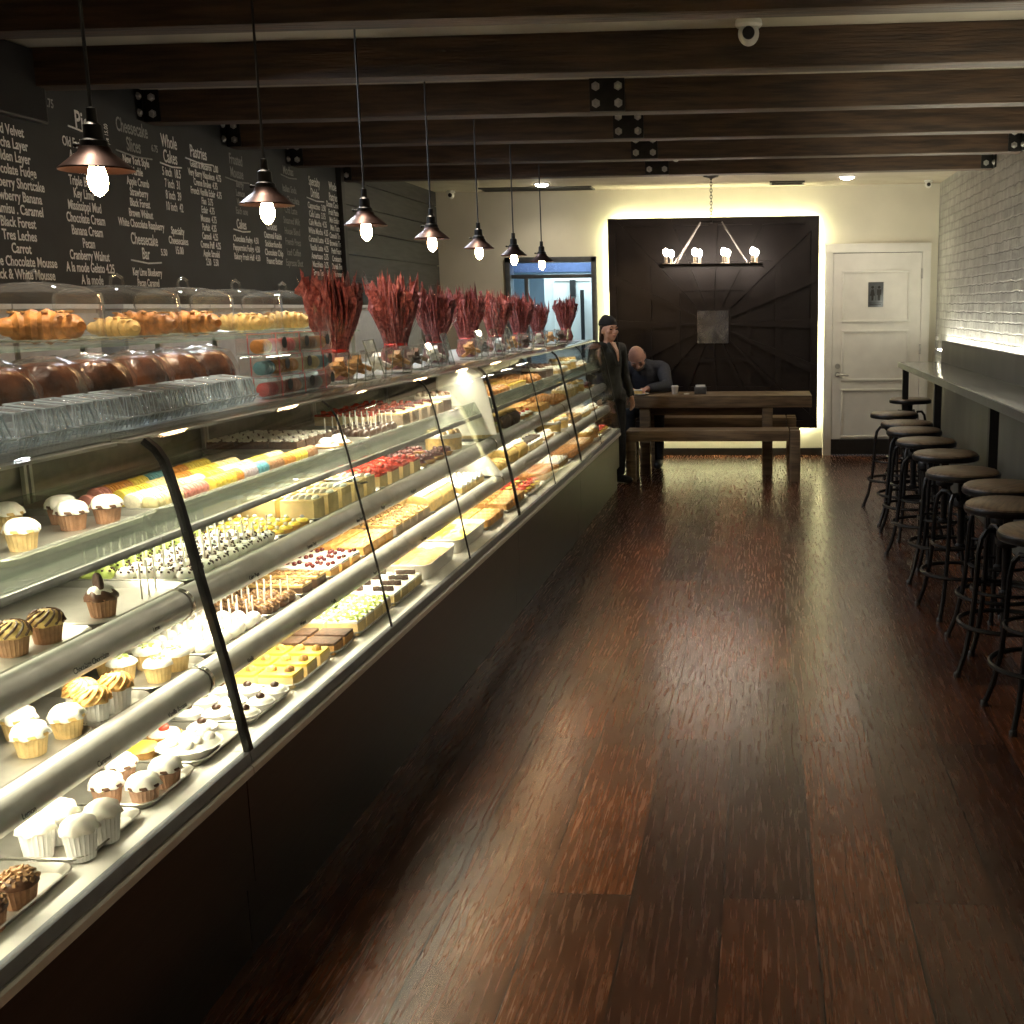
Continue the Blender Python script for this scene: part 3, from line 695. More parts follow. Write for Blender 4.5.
for k, (x, y) in enumerate(sp): so((x, y, 0), 'round wooden seat iron bar stool, ' + sl[k], 'bar stools along the counter', rz=.35 + k * .5)
# ------------------------------------------------------------------ the refrigerated display case, four units end to end
ORD = 'first second third fourth fifth sixth seventh eighth ninth tenth eleventh twelfth thirteenth fourteenth fifteenth sixteenth seventeenth eighteenth nineteenth twentieth'.split()
ORD += ['twenty-' + o for o in ORD[:9]] + ['thirtieth'] + ['thirty-' + o for o in ORD[:9]]
GP = [(-1.205, .530), (-1.242, .741), (-1.284, .944), (-1.316, 1.108), (-1.336, 1.190), (-1.345, 1.220), (-1.360, 1.245), (-1.385, 1.266), (-1.416, 1.277), (-1.460, 1.283)]
def off(prof, d):
    r = []
    for i, p in enumerate(prof):
        a, b = prof[max(i - 1, 0)], prof[min(i + 1, len(prof) - 1)]
        t = Vector((b[0] - a[0], b[1] - a[1])).normalized(); r.append((p[0] + t.y * d, p[1] - t.x * d))
    return r
def sheet(g, prof, d0, d1, y0, y1):
    a, b = off(prof, d0), off(prof, d1)
    return g.ext(a + b[::-1], y0, y1)
def halftube(cx, cz, r, n=12):
    return [(cx + r * math.cos(a), cz + r * math.sin(a)) for a in [R(-110) + R(260) * i / (n - 1) for i in range(n)]]
RB, RA = (-1.345, .888, .036), (-1.315, .702, .036)
ROTR = (R(80), 0, PI / 2)
def case_unit(y0, y1, label, joints, thick, words, end=False):
    u = thing('display_case', label, 'display case', (-1.7, (y0 + y1) / 2, 0))
    L = (y1 - y0) / 2; X = 1.7; e = .002
    def P(name, g, m, parent=None, **k): return obj(name, g, m, parent or u, loc=None if parent else (X, 0, 0), **k)
    a, b = -L + e, L - e
    P('base', G().box(-2.05, -1.236, a, b, .19, .50).box(-2.0, -1.30, a, b, 0, .19), M['black'])
    P('front_panel', G().box(-1.236, -1.214, a, b, .195, .466), M['case_dark'])
    P('kick_plate', G().box(-1.258, -1.236, a, b, .0, .188), M['case_dark'])
    P('chrome_rail', G().ext([(-1.215, .468), (-1.199, .467), (-1.194, .472), (-1.194, .488), (-1.199, .493), (-1.215, .494)], a, b), M['bead'])
    P('grey_rail', G().ext([(-1.215, .497), (-1.200, .497), (-1.197, .501), (-1.200, .526), (-1.204, .529), (-1.215, .529)], a, b), M['slatebar'])
    P('deck', G().box(-2.03, -1.216, a, b, .505, .528), M['deck'])
    P('case_back', G().box(-2.06, -2.03, a, b, .50, 1.266), M['case_in'])
    P('case_top', G().box(-2.07, -1.462, a, b, 1.266, 1.284), M['steel'], bev=.002)
    js = [y0] + joints + [y1]
    for p, q in zip(js[:-1], js[1:]):
        P('front_glass', sheet(G(), GP, 0, .006, p - (y0 + y1) / 2 + .003, q - (y0 + y1) / 2 - .003), M['glass'])
    for j, w in thick:
        yy = j - (y0 + y1) / 2
        g = sheet(G(), GP[:-2], *((-.006, .010) if w > .009 else (-.004, .008) if w > .004 else (.001, .0075)), yy - w, yy + w)
        P('glass_strut', g, M['iron'])
    # shelves: a glass one on top, two plates with rounded price rails below
    P('glass_shelf', G().box(-1.98, -1.41, a, b, 1.060, 1.070), M['shelfglass'])
    P('label_strip', G().ext([(-1.398, 1.100), (-1.403, 1.102), (-1.413, 1.060), (-1.378, 1.046), (-1.372, 1.049)], a, b), M['strip'])
    P('strip_edge', G().ext([(-1.374, 1.047), (-1.368, 1.045), (-1.366, 1.028), (-1.378, 1.028)], a, b), M['greyrail2'])
    for (cx, cz, r), z, nm in ((RB, .892, 'upper'), (RA, .708, 'lower')):
        s = P('shelf', G().box(-1.99, cx - .01, a, b, z - .012, z), M['case_in'])
        P('price_rail', G().ext(halftube(cx, cz - .006, r), a, b), M['rail'])
        P('rail_ring', G().ext(halftube(cx, cz - .006, r + .003), a, a + .012), M['chrome'])
    nb_ = max(1, round((y1 - y0) / 1.0))
    for k in range(nb_):
        yy = a + (k + .5) * (b - a) / nb_
        pg = G()
        for d in (-.018, .006): pg.box(-2.028, -2.016, yy + d, yy + d + .012, .53, 1.26)
        P('shelf_standard', pg, M['rail'])
        for z in (1.055, .874, .69):
            P('shelf_bracket', G().add([(-2.02, yy - .004, z - .07), (-2.02, yy - .004, z), (-1.5, yy - .004, z), (-1.5, yy - .004, z - .012), (-2.02, yy + .004, z - .07), (-2.02, yy + .004, z), (-1.5, yy + .004, z), (-1.5, yy + .004, z - .012)], [(0, 1, 2, 3), (7, 6, 5, 4), (0, 4, 5, 1), (1, 5, 6, 2), (2, 6, 7, 3), (3, 7, 4, 0)]), M['case_in'])
    for x, z in ((-1.455, 1.258), (-1.55, 1.052), (-1.40, .868), (-1.37, .688)):
        P('lamp_holder', G().box(x - .02, x + .02, a + .02, b - .02, z, z + .007), M['rail'])
    for w, yw, rail in words:
        cx, cz, r = RB if rail == 'B' else RA
        text('price_label', w, (X + cx + r * .985 + .0012, yw - (y0 + y1) / 2, cz - .004), .017, u, M['black'], ROTR, .8)
    if end:
        ge = G().ext([(-2.03, .53)] + GP + [(-2.03, 1.27)], b - .008, b - .002)
        P('end_glass', ge, M['glass'])
    return u
case_unit(.45, 2.42, 'nearest display case unit, full of cupcakes, ending at the thick curved strut', [1.43], [(1.43, .002)], [('Chocolate Chocolate', 2.02, 'B'), ('Caramel', 1.98, 'A'), ('Lemon', 1.75, 'A'), ('Lime', 2.26, 'B'), ('Vanilla Banana', 2.26, 'A')])
case_unit(2.42, 5.46, 'long second display case unit of cake pops, macarons and cheesecakes', [3.46, 4.47], [(2.42, .0095), (3.46, .0022), (4.47, .0026)],
          [('Cake Pops', 2.74, 'B'), ('Lemon Tart', 3.12, 'B'), ('New York\nStyle', 3.52, 'B'), ('Mango', 3.75, 'B'), ('Raspberry', 4.1, 'B'), ('Berry', 4.6, 'B'), ('Vanilla', 2.62, 'A'), ('Walnut', 2.95, 'A'), ('Truffle\nBrownie', 3.18, 'A'), ('Peach', 3.55, 'A'), ('Nut Cream', 4.1, 'A')])
case_unit(5.46, 7.44, 'third display case unit, beyond the bright white divider', [6.45], [(5.46, .0085), (6.45, .0022)], [])
case_unit(7.44, 9.55, 'farthest display case unit, ending beside the standing woman', [8.4], [(7.44, .0065), (8.4, .0025), (9.54, .006)], [], end=True)
dv = thing('divider_panel', 'bright white curved divider panel between second and third display case units', 'divider', (-1.7, 5.43, 0))
ip = off(GP, -.012)
obj('upper_panel', G().ext([(x + 1.7, z) for x, z in ip[1:] if z > .93] + [(.12, 1.262), (.12, .93)], -.004, .004), M['deck'], dv)
obj('lower_panel', G().ext([(x + 1.7, z) for x, z in ip if z < .84 and z > .74] + [(.34, .85), (.2, .85), (.2, .735), (.43, .735)], -.004, .004), M['deck'], dv)

# ------------------------------------------------------------------ trays and pastries
def tray(x0, x1, y0, y1, z, label, rim=.016, m='tray', cat='tray'):
    w, d = (x1 - x0) / 2, (y1 - y0) / 2
    def loop(ins, h, r):
        pts = []
        for cx, cy, a0 in ((w, d, 0), (-w, d, 90), (-w, -d, 180), (w, -d, 270)):
            sx, sy = (1 if cx > 0 else -1), (1 if cy > 0 else -1)
            for k in range(5):
                a = R(a0 + 90 * k / 4); pts.append((sx * (w - ins - r) + r * math.cos(a), sy * (d - ins - r) + r * math.sin(a), h))
        return pts
    loops = [loop(.014, 0, .025), loop(.004, rim - .003, .032), loop(0, rim, .035), loop(.003, rim + .002, .032), loop(.010, rim - .003, .028), loop(.017, .004, .022)]
    g = G(); n = 20
    for lp in loops: g.v += lp
    for k in range(len(loops) - 1):
        for i in range(n): j = (i + 1) % n; g.f.append((k * n + i, k * n + j, (k + 1) * n + j, (k + 1) * n + i)); g.mi.append(0)
    g.f.append(tuple(range(n - 1, -1, -1))); g.f.append(tuple(range(5 * n, 6 * n))); g.mi += [0, 0]
    o = obj('serving_tray' if cat == 'tray' else 'baking_dish', g, M[m], loc=((x0 + x1) / 2, (y0 + y1) / 2, z), smooth=50)
    return tag(o, label, cat)

def swirl(r, h, lobes=7, turns=1.3, base=0., amp=.10):
    g = G(); n, m = 28, 9; vs = []
    for k in range(m + 1):
        t = k / m; rr = r * (math.cos(t * PI / 2) ** .62 if t < 1 else .03); z = base + h * (math.sin(t * PI / 2) ** 1.1)
        for i in range(n):
            a = 2 * PI * i / n; q = 1 + amp * math.cos(lobes * a + turns * 2 * PI * t) * (1 - t * .6)
            vs.append((rr * q * math.cos(a), rr * q * math.sin(a), z))
    fs = [(k * n + i, k * n + (i + 1) % n, (k + 1) * n + (i + 1) % n, (k + 1) * n + i) for k in range(m) for i in range(n)]
    fs += [tuple(range(n - 1, -1, -1)), tuple(m * n + i for i in range(n))]
    return g.add(vs, fs)
def wrapper(r0, r1, h, n=44):
    return G().lathe([(r0, 0), (r0 + (r1 - r0) * .5, h * .5), (r1, h), (r1 * .93, h * .97)], n, mod=lambda a, k, r, hh: (r * (1 + .045 * math.cos(22 * a) * (1 if k < 3 else 0)), hh))
def make_cupcake(wrap, frost, kind, tall=0.):
    def f():
        r = thing('cupcake', '', 'cupcake'); h = .042 + tall
        obj('paper_case', wrapper(.0235, .0305, h), M[wrap], r, smooth=60)
        if kind == 'nut':
            d = obj('frosting', swirl(.033, .024, 5, .4, h - .003, .03), M[frost], r, smooth=80); g = G()
            for k in range(46):
                a = k * 2.4; t = (k + .5) / 46; rr = .031 * math.sqrt(t); g.obox((rr * math.cos(a), rr * math.sin(a), h + .021 * math.cos(t * 1.35)), .009, .007, .006, a, a * 1.7, a * .6)
            obj('chopped_nuts', g, M['nut'], r, smooth=0)
        elif kind == 'swirl':
            obj('frosting', swirl(.034, .030, 6, .9, h - .004, .12), M[frost], r, smooth=80)
            g = G()
            for k in range(11):
                a0 = 2 * PI * k / 11; pts = []
                for j in range(6):
                    t = .06 + .80 * j / 5; rr = .034 * math.cos(t * PI / 2) ** .62 * 1.02; pts.append((rr * math.cos(a0 + t * 1.5), rr * math.sin(a0 + t * 1.5), h - .004 + .030 * math.sin(t * PI / 2) ** 1.1 + .001))
                g.tube(pts, [.0026, .0030, .0028, .0024, .002, .0014], 6)
            obj('drizzle', g, M['frost_d'] if wrap == 'wrap_b' else M['cake_o'], r, smooth=0)
        elif kind == 'oreo':
            obj('frosting', swirl(.033, .026, 6, .9, h - .004, .12), M[frost], r, smooth=80)
            obj('icing', swirl(.026, .014, 6, .5, h + .012, .1), M['frost_w'], r, smooth=80)
            obj('cookie', G().lathe([(.021, -.005), (.023, -.003), (.023, .003), (.021, .005)], 20, (-.004, 0, h + .032), 'X'), M['cookie'], r)
        elif kind == 'garnish':
            obj('frosting', swirl(.033, .017, 8, .3, h - .004, .05), M[frost], r, smooth=80)
            g = G()
            for k in range(5): g.obox((.012 * math.cos(k * 1.3), .012 * math.sin(k * 1.3), h + .013), .012, .006, .004, k, .4)
            obj('peel', g, M['green'], r, smooth=0)
        else:
            obj('frosting', swirl(.034, .028, 7, .9, h - .004, .11), M[frost], r, smooth=80)
            if wrap != 'wrap_w': obj('glaze', G().lathe([(.0315, h - .006), (.034, h - .002), (.0325, h + .003)], 24, cap=False), M['frost_d'] if wrap != 'wrap_y' else M['frost_c'], r)
        return r
    return Proto(f)
CK = dict(nut=make_cupcake('wrap_b', 'frost_d', 'nut'), white=make_cupcake('wrap_w', 'frost_w', 'plain', .018), tan=make_cupcake('wrap_p', 'frost_w', 'plain'), yellow=make_cupcake('wrap_y', 'frost_w', 'plain'),
          caramel=make_cupcake('wrap_w', 'frost_c', 'swirl', .014), lemon=make_cupcake('wrap_y', 'frost_w', 'garnish'), choc=make_cupcake('wrap_b', 'frost_c', 'swirl'), oreo=make_cupcake('wrap_b', 'frost_d', 'oreo'), brownw=make_cupcake('wrap_b', 'frost_w', 'plain'))
zD, zA, zB, zC_ = .533, .713, .897, 1.075
def cups(kind, z, pts, labels, group):
    for (x, y), l in zip(pts, labels): CK[kind]((x, y, z), l, group, rz=rnd.uniform(0, 6))
T = tray
# lowest shelf, near unit
T(-1.72, -1.258, 1.48, 1.845, .529, 'nearest aluminium tray on the lowest shelf, under two nut cupcakes')
cups('nut', zD, [(-1.290, 1.718), (-1.288, 1.632)], ['chocolate cupcake topped with chopped nuts, whole one of the two nearest', 'chocolate cupcake topped with chopped nuts, cut by the photo edge'], 'nut cupcakes on the nearest tray')
T(-1.72, -1.258, 1.855, 2.078, .529, 'aluminium tray under the four white-papered cupcakes on the lowest shelf')
cups('white', zD, [(-1.366, 1.885), (-1.363, 1.952), (-1.283, 1.889), (-1.278, 1.958)], ['tall all-white cupcake, back one nearest the photo edge', 'tall all-white cupcake, back one farther along', 'tall all-white cupcake, front one nearest the photo edge', 'tall all-white cupcake, front one farther along'], 'all-white cupcakes on the lowest shelf')
T(-1.72, -1.258, 2.088, 2.30, .529, 'aluminium tray under four tan-papered cupcakes on the lowest shelf')
cups('tan', zD, [(-1.372, 2.125), (-1.293, 2.129), (-1.291, 2.215), (-1.40, 2.226)], ['white-topped cupcake in tan paper, near one of the back pair', 'white-topped cupcake in tan paper, near one of the front pair', 'white-topped cupcake in tan paper, far one of the front pair', 'white-topped cupcake in tan paper, far one of the back pair'], 'tan-papered cupcakes on the lowest shelf')
# lower middle shelf, near unit
T(-1.80, -1.335, 1.70, 2.07, .709, 'aluminium tray under three yellow-papered cupcakes on the lower price-rail shelf')
cups('yellow', zA, [(-1.48, 2.03), (-1.402, 1.951), (-1.389, 2.046)], ['white-frosted cupcake in yellow paper, back one of three', 'white-frosted cupcake in yellow paper, front left of three', 'white-frosted cupcake in yellow paper, front right of three'], 'yellow-papered cupcakes')
T(-1.80, -1.335, 2.08, 2.282, .709, 'aluminium tray under three caramel-swirl cupcakes in white paper')
cups('caramel', zA, [(-1.42, 2.148), (-1.368, 2.105), (-1.37, 2.19)], ['tall white-papered cupcake with caramel swirl, back left of three', 'tall white-papered cupcake with caramel swirl, front one of three', 'tall white-papered cupcake with caramel swirl, right one of three'], 'caramel-swirl cupcakes')
T(-1.80, -1.335, 2.292, 2.53, .709, 'aluminium tray under the golden lemon cupcakes by the thick strut')
cups('lemon', zA, [(-1.474, 2.39), (-1.385, 2.385), (-1.46, 2.475), (-1.385, 2.465), (-1.53, 2.43)], ['golden cupcake with lemon garnish, near one of the middle row', 'golden cupcake with lemon garnish, near one of the front row', 'golden cupcake with lemon garnish, far one of the middle row', 'golden cupcake with lemon garnish, far one of the front row', 'golden cupcake with lemon garnish, alone at the back'], 'lemon cupcakes by the strut')
# upper middle shelf, near unit
T(-1.83, -1.372, 1.64, 2.16, .893, 'aluminium tray under the caramel-striped chocolate cupcakes on the upper price-rail shelf')
cups('choc', zB, [(-1.45, 2.0), (-1.436, 2.085), (-1.53, 1.965)], ['brown-papered cupcake with striped caramel frosting, left one of the pair', 'brown-papered cupcake with striped caramel frosting, right one of the pair', 'brown-papered cupcake with striped caramel frosting, mostly outside the photo'], 'striped caramel cupcakes')
T(-1.83, -1.372, 2.17, 2.54, .893, 'nearly empty aluminium tray holding a single cookie cupcake')
cups('oreo', zB, [(-1.437, 2.281)], ['lone chocolate cupcake with a round cookie stuck on top'], 'cookie cupcake')
for k in range(3):
    tag(obj('paper_stick', G().lathe([(.0022, 0), (.0022, .085)], 8), M['stick'], loc=(-1.43 - .004 * k, 2.425 + .038 * k, .897)), 'bare white pop stick standing in the nearly empty tray, ' + ORD[k] + ' from the near end', 'stick', 'bare sticks in the nearly empty tray')
# glass shelf, near unit
T(-1.90, -1.42, 1.98, 2.53, 1.071, 'aluminium tray on the glass shelf under the white-frosted cupcakes')
cups('yellow', zC_, [(-1.666, 2.33), (-1.504, 2.141)], ['white-frosted cupcake on the glass shelf, at the back left', 'white-frosted cupcake in yellow paper, frontmost on the glass shelf'], 'white-frosted cupcakes on the glass shelf')
cups('brownw', zC_, [(-1.60, 2.425), (-1.531, 2.354), (-1.498, 2.435)], ['white-frosted cupcake in brown paper on the glass shelf, back one', 'white-frosted cupcake in brown paper on the glass shelf, middle one', 'white-frosted cupcake in brown paper on the glass shelf, right one'], 'white-frosted cupcakes on the glass shelf')

# macarons, standing on edge in rows
def make_mac(c):
    def f():
        g = G(); q = .0225
        g.m(0).lathe([(.001, -.012), (.014, -.0115), (.021, -.008), (q, -.0035), (q, -.002), (.019, -.002)], 18, axis='Y')
        g.lathe([(.019, .002), (q, .002), (q, .0035), (.021, .008), (.014, .0115), (.001, .012)], 18, axis='Y')
        g.m(1).lathe([(.0195, -.0025), (.0205, 0), (.0195, .0025)], 18, axis='Y')
        return tag(obj('macaron', g, [M[c], M['mac_w']]), '', 'macaron')
    return Proto(f)
MC = {c: make_mac(c) for c in ('mac_o', 'mac_y', 'mac_c', 'mac_p', 'mac_br', 'mac_bl', 'mac_w', 'mac_r', 'mac_l')}
CN = dict(mac_o='orange', mac_y='yellow', mac_c='cream', mac_p='dusty pink', mac_br='brown', mac_bl='teal', mac_w='white', mac_r='red', mac_l='lilac')
T(-1.80, -1.425, 2.545, 3.66, 1.071, 'long aluminium tray under the rows of macarons on the glass shelf')
mrows = [('front', -1.462, 2.56, ['mac_c'] * 3 + ['mac_c'] * 2 + ['mac_p'] * 5 + [None] + ['mac_y'] * 5 + ['mac_o'] * 2 + ['mac_l'] * 3 + ['mac_bl'] * 3 + ['mac_br'] * 4 + ['mac_o'] * 3 + ['mac_y'] * 4 + ['mac_br'] * 3),
         ('second', -1.522, 2.59, ['mac_w'] * 4 + ['mac_c'] * 5 + ['mac_w'] * 4 + [None] + ['mac_y'] * 3 + ['mac_w'] * 3 + ['mac_c'] * 4 + ['mac_y'] * 4 + ['mac_c'] * 4),
         ('third', -1.585, 2.64, ['mac_y'] * 5 + ['mac_c'] * 5 + ['mac_o'] * 3 + ['mac_y'] * 6 + ['mac_c'] * 5),
         ('back', -1.66, 2.66, ['mac_p'] * 2 + ['mac_o'] * 4 + ['mac_y'] * 3 + ['mac_bl'] * 4 + ['mac_o'] * 4 + ['mac_y'] * 5)]
for rn, x, y, cs in mrows:
    cnt = {}
    for k, c in enumerate(cs):
        if c is None: continue
        i = cnt[c] = cnt.get(c, 0) + 1
        MC[c]((x + rnd.uniform(-.003, .003), y + k * .0265, zC_ + .0222), f'{CN[c]} macaron on the glass shelf, {ORD[i - 1]} of its colour, {rn} row', f'{CN[c]} macarons on the glass shelf', rz=rnd.uniform(-.12, .12), rx=rnd.uniform(.08, .2))
MC['mac_p']((-1.62, 2.555, zC_ + .0225), 'dusty pink macaron leaning behind the white-frosted cupcakes', 'dusty pink macarons on the glass shelf')

# generic sweets -----------------------------------------------------
def make_bar(base, top, deco, lx=.05, ly=.075, h=.032, name='cake_bar'):
    def f():
        r = thing(name, '', 'cake')
        obj('sponge', G().box(-lx, lx, -ly / 2, ly / 2, 0, h), M[base], r, bev=.003)
        obj('topping', G().box(-lx * .985, lx * .985, -ly / 2 * .985, ly / 2 * .985, h - .002, h + .008), M[top], r, bev=.003)
        g = G(); rr = random.Random(len(base + top + str(deco)))
        if deco:
            kind, mm = deco
            if kind == 'rosette':
                for sx in (-.5, .5): s = swirl(.014, .016, 6, .8, h + .007, .14); g.add([(x + sx * lx, y, z) for x, y, z in s.v], s.f)
            elif kind == 'piped':
                for k in range(5):
                    g.ell((lx * (-.8 + .4 * k), 0, h + .010), .009, ly * .30, .009, 10, 6)
            elif kind == 'crumb':
                for k in range(34): g.obox((rr.uniform(-lx, lx) * .9, rr.uniform(-ly, ly) * .45, h + .010), .010, .008, .006, rr.uniform(0, 3), rr.uniform(0, 1))
            elif kind == 'berry':
                for k in range(7): g.ell((rr.uniform(-lx, lx) * .8, rr.uniform(-ly, ly) * .38, h + .013), .008, .008, .008, 9, 6)
            elif kind == 'shard':
                for k in range(3): g.obox((lx * (-.5 + .5 * k), 0, h + .018), .024, .003, .022, .3, .5)
            elif kind == 'stripe':
                for k in range(4): g.obox((lx * (-.7 + .46 * k), 0, h + .009), .006, ly * .85, .004, .25)
            obj('decoration', g, M[mm], r, smooth=50)
        return r
    return Proto(f)
def make_tart(crust, fill, deco, r0=.036, h=.02, dome=.010):
    def f():
        r = thing('tart', '', 'tart')
        obj('pastry_shell', G().lathe([(r0 * .78, 0), (r0, h), (r0 * .95, h + .001), (r0 * .9, h - .004)], 40, mod=lambda a, k, rr, hh: (rr * (1 + .03 * math.cos(16 * a)), hh)), M[crust], r, smooth=60)
        obj('filling', G().lathe([(r0 * .92, h - .004), (r0 * .8, h + dome * .6), (r0 * .4, h + dome), (.001, h + dome)], 24), M[fill], r, smooth=80)
        if deco:
            kind, mm = deco; g = G(); rr = random.Random(3)
            if kind == 'one': g.ell((0, 0, h + dome + .004), r0 * .32, r0 * .32, r0 * .25, 12, 8)
            elif kind == 'many':
                for k in range(12): a = k * 2.4; q = r0 * .72 * math.sqrt((k + .5) / 12); g.ell((q * math.cos(a), q * math.sin(a), h + dome + .002), r0 * .18, r0 * .18, r0 * .16, 9, 6)
            elif kind == 'swirl': s = swirl(r0 * .6, r0 * .5, 7, 1, h + dome * .6, .14); g.add(s.v, s.f)
            obj('garnish', g, M[mm], r, smooth=60)
        return r
    return Proto(f)
def make_pop(ballm, chip):
    def f():
        r = thing('cake_pop', '', 'cake pop')
        g = G().ell((0, 0, .019), .0205, .0205, .019, 16, 10); obj('ball', g, M[ballm], r, smooth=80)
        obj('stick', G().lathe([(.0022, .034), (.0022, .082)], 7), M['stick'], r)
        if chip:
            g = G(); rr = random.Random(5)
            for k in range(9 if chip != 'nut' else 26): a = k * 2.4; t = rr.uniform(.2, 1.2); g.obox((.020 * math.sin(t) * math.cos(a), .020 * math.sin(t) * math.sin(a), .019 + .0185 * math.cos(t)), .006, .005, .005, a, a)
            obj('sprinkles', g, M[chip], r, smooth=0)
        return r
    return Proto(f)
def make_roll(m, top, ln=.13, r0=.028):
    def f():
        r = thing('eclair', '', 'pastry')
        n = 10; pts = [(-ln / 2 + ln * i / n, 0, r0 * .8) for i in range(n + 1)]; rs = [r0 * max(.25, math.sin(PI * (i + .6) / (n + 1.2)) ** .4) for i in range(n + 1)]
        obj('pastry', G().tube(pts, rs, 12), M[m], r, smooth=80)
        obj('icing', G().ell((0, 0, r0 * 1.15), ln * .42, r0 * .72, r0 * .62, 16, 8), M[top], r, smooth=80)
        g = G()
        for k in range(7): g.obox((-ln * .36 + ln * .12 * k, 0, r0 * 1.74), .004, r0 * .9, .003, .5)
        obj('drizzle', g, M['frost_w'] if top != 'frost_w' else M['dark'], r, smooth=0)
        return r
    return Proto(f)
def make_croissant(m='croissant'):
    def f():
        r = thing('croissant', '', 'croissant'); n = 13; pts = []; rs = []
        for i in range(n + 1):
            a = -1.15 + 2.3 * i / n; pts.append((.075 * math.sin(a), .05 * math.cos(a) - .035, .026)); seg = 1 + .10 * ((i % 2) * 2 - 1)
            rs.append(max(.008, .030 * (1 - (abs(i - n / 2) / (n / 2)) ** 2.2 * .75)) * seg)
        obj('pastry', G().tube(pts, rs, 12), M[m], r, smooth=30)
        g = G()
        for k in range(12): g.obox((.05 * math.sin(k * 1.9), .018 * math.cos(k * 2.3) + .005, .052), .010, .007, .003, k, .2)
        obj('flakes', g, M['crust'], r, smooth=0)
        return r
    return Proto(f)
def make_cake(side, top, deco, r0=.085, h=.07, n=28):
    def f():
        r = thing('round_cake', '', 'cake')
        obj('sponge', G().lathe([(r0, 0), (r0, h * .48), (r0 * .985, h * .5), (r0, h * .52), (r0, h)], n), M[side], r)
        obj('frosting', G().lathe([(r0 * 1.01, h - .012), (r0 * 1.02, h + .002), (r0 * .96, h + .008), (.001, h + .009)], n), M[top], r)
        g = G()
        for k in range(10):
            a = 2 * PI * k / 10; s = swirl(.016, .018, 6, .8, h + .007, .14); g.add([(x + r0 * .78 * math.cos(a), y + r0 * .78 * math.sin(a), z) for x, y, z in s.v], s.f)
        obj('rosettes', g, M[deco], r, smooth=70)
        obj('board', G().lathe([(r0 * 1.12, -.001), (r0 * 1.12, .003)], 28), M['whiteplate'], r)
        return r
    return Proto(f)
def make_loafcake(m, top):
    def f():
        r = thing('loaf_cake', '', 'cake')
        obj('loaf', G().ext([(-.05, 0), (.05, 0), (.056, .045), (.04, .068), (.015, .078), (-.015, .078), (-.04, .068), (-.056, .045)], -.1, .1), M[m], r, bev=.006)
        g = G()
        for k in range(6): g.ell((0, -.08 + .032 * k, .078), .035, .013, .012, 12, 6)
        obj('icing', g, M[top], r, smooth=70)
        return r
    return Proto(f)
FP = {
 'caramel_bar': make_bar('cake_c', 'yellow', ('rosette', 'crust')), 'brown_bar': make_bar('crust', 'cake_d', None, h=.03), 'pist_bar': make_bar('cake_c', 'frost_w', ('crumb', 'green'), h=.04),
 'shard_bar': make_bar('cake_c', 'frost_w', ('shard', 'dark'), h=.036), 'orange_bar': make_bar('cake_o', 'cake_o', ('stripe', 'frost_c'), h=.034), 'berry_bar': make_bar('cake_o', 'frost_w', ('berry', 'cherry'), h=.03),
 'nut_bar': make_bar('cake_g', 'cake_y', ('crumb', 'nut'), h=.04), 'white_bar': make_bar('cake_y', 'frost_w', ('piped', 'frost_w'), h=.036), 'cheese': make_bar('cake_c', 'cake_c', ('piped', 'frost_w'), lx=.055, ly=.09, h=.06, name='cheesecake_slab'),
 'straw': make_bar('cake_c', 'straw', ('berry', 'straw'), lx=.055, ly=.09, h=.05, name='cheesecake_slab'), 'grey_cheese': make_bar('cake_g', 'cake_c', ('berry', 'cherry'), lx=.055, ly=.09, h=.055, name='cheesecake_slab'),
 'brownie': make_bar('cake_d', 'cake_d', ('crumb', 'frost_w'), h=.03, name='brownie'), 'mixed_bar': make_bar('cake_d', 'frost_c', ('crumb', 'nut'), h=.03),
 'mini_tart': make_tart('crust', 'yellow', ('one', 'frost_w'), .022, .016), 'cherry_tart': make_tart('wrap_w', 'frost_w', ('one', 'dark')), 'yellow_tart': make_tart('crust', 'yellow', None, .042), 'white_tart': make_tart('whiteplate', 'frost_w', ('many', 'frost_w'), .075, .022),
 'straw_tart': make_tart('crust', 'frost_w', ('one', 'straw'), .04), 'berry_tart': make_tart('crust', 'cherry', ('many', 'cherry'), .055), 'fruit_tart': make_tart('crust', 'yellow', ('many', 'straw'), .05), 'cream_tart': make_tart('crust', 'frost_w', ('swirl', 'frost_w'), .045),
 'white_pop': make_pop('frost_w', 'dark'), 'plain_pop': make_pop('frost_w', None), 'green_pop': make_pop('green', 'dark'), 'nut_pop': make_pop('frost_d', 'nut'), 'dip_pop': make_pop('dark', None),
 'eclair': make_roll('crust', 'frost_d'), 'roll': make_roll('croissant', 'frost_c'), 'cream_roll': make_roll('cake_y', 'frost_w'), 'croissant': make_croissant(),
 'white_cake': make_cake('cake_y', 'frost_w', 'frost_c'), 'orange_cake': make_cake('cake_o', 'frost_c', 'frost_w'), 'dark_cake': make_cake('cake_d', 'frost_w', 'frost_d'), 'straw_cake': make_cake('cake_c', 'straw', 'frost_w'),
 'loaf_y': make_loafcake('cake_y', 'frost_w'), 'loaf_d': make_loafcake('cake_d', 'frost_c'),
}
def fill(kind, xs, ys, z, desc, where, rz=0., jit=.0, rzj=.0):
    rows = ['front', 'second', 'third', 'fourth', 'fifth', 'sixth']
    several = len(xs) * len(ys) > 1
    for i, x in enumerate(xs):
        rn = ('back' if i == len(xs) - 1 and i else rows[min(i, 5)])
        for k, y in enumerate(ys):
            pos = f', {ORD[k]} along {rn} row' if len(ys) > 1 and len(xs) > 1 else (f', {ORD[k]} along the row' if len(ys) > 1 else (f', {rn} one' if several else ''))
            FP[kind]((x + rnd.uniform(-jit, jit), y + rnd.uniform(-jit, jit), z), f'{desc} {where}{pos}', f'{desc}s {where}' if several else None, rz=rz + rnd.uniform(-rzj, rzj))
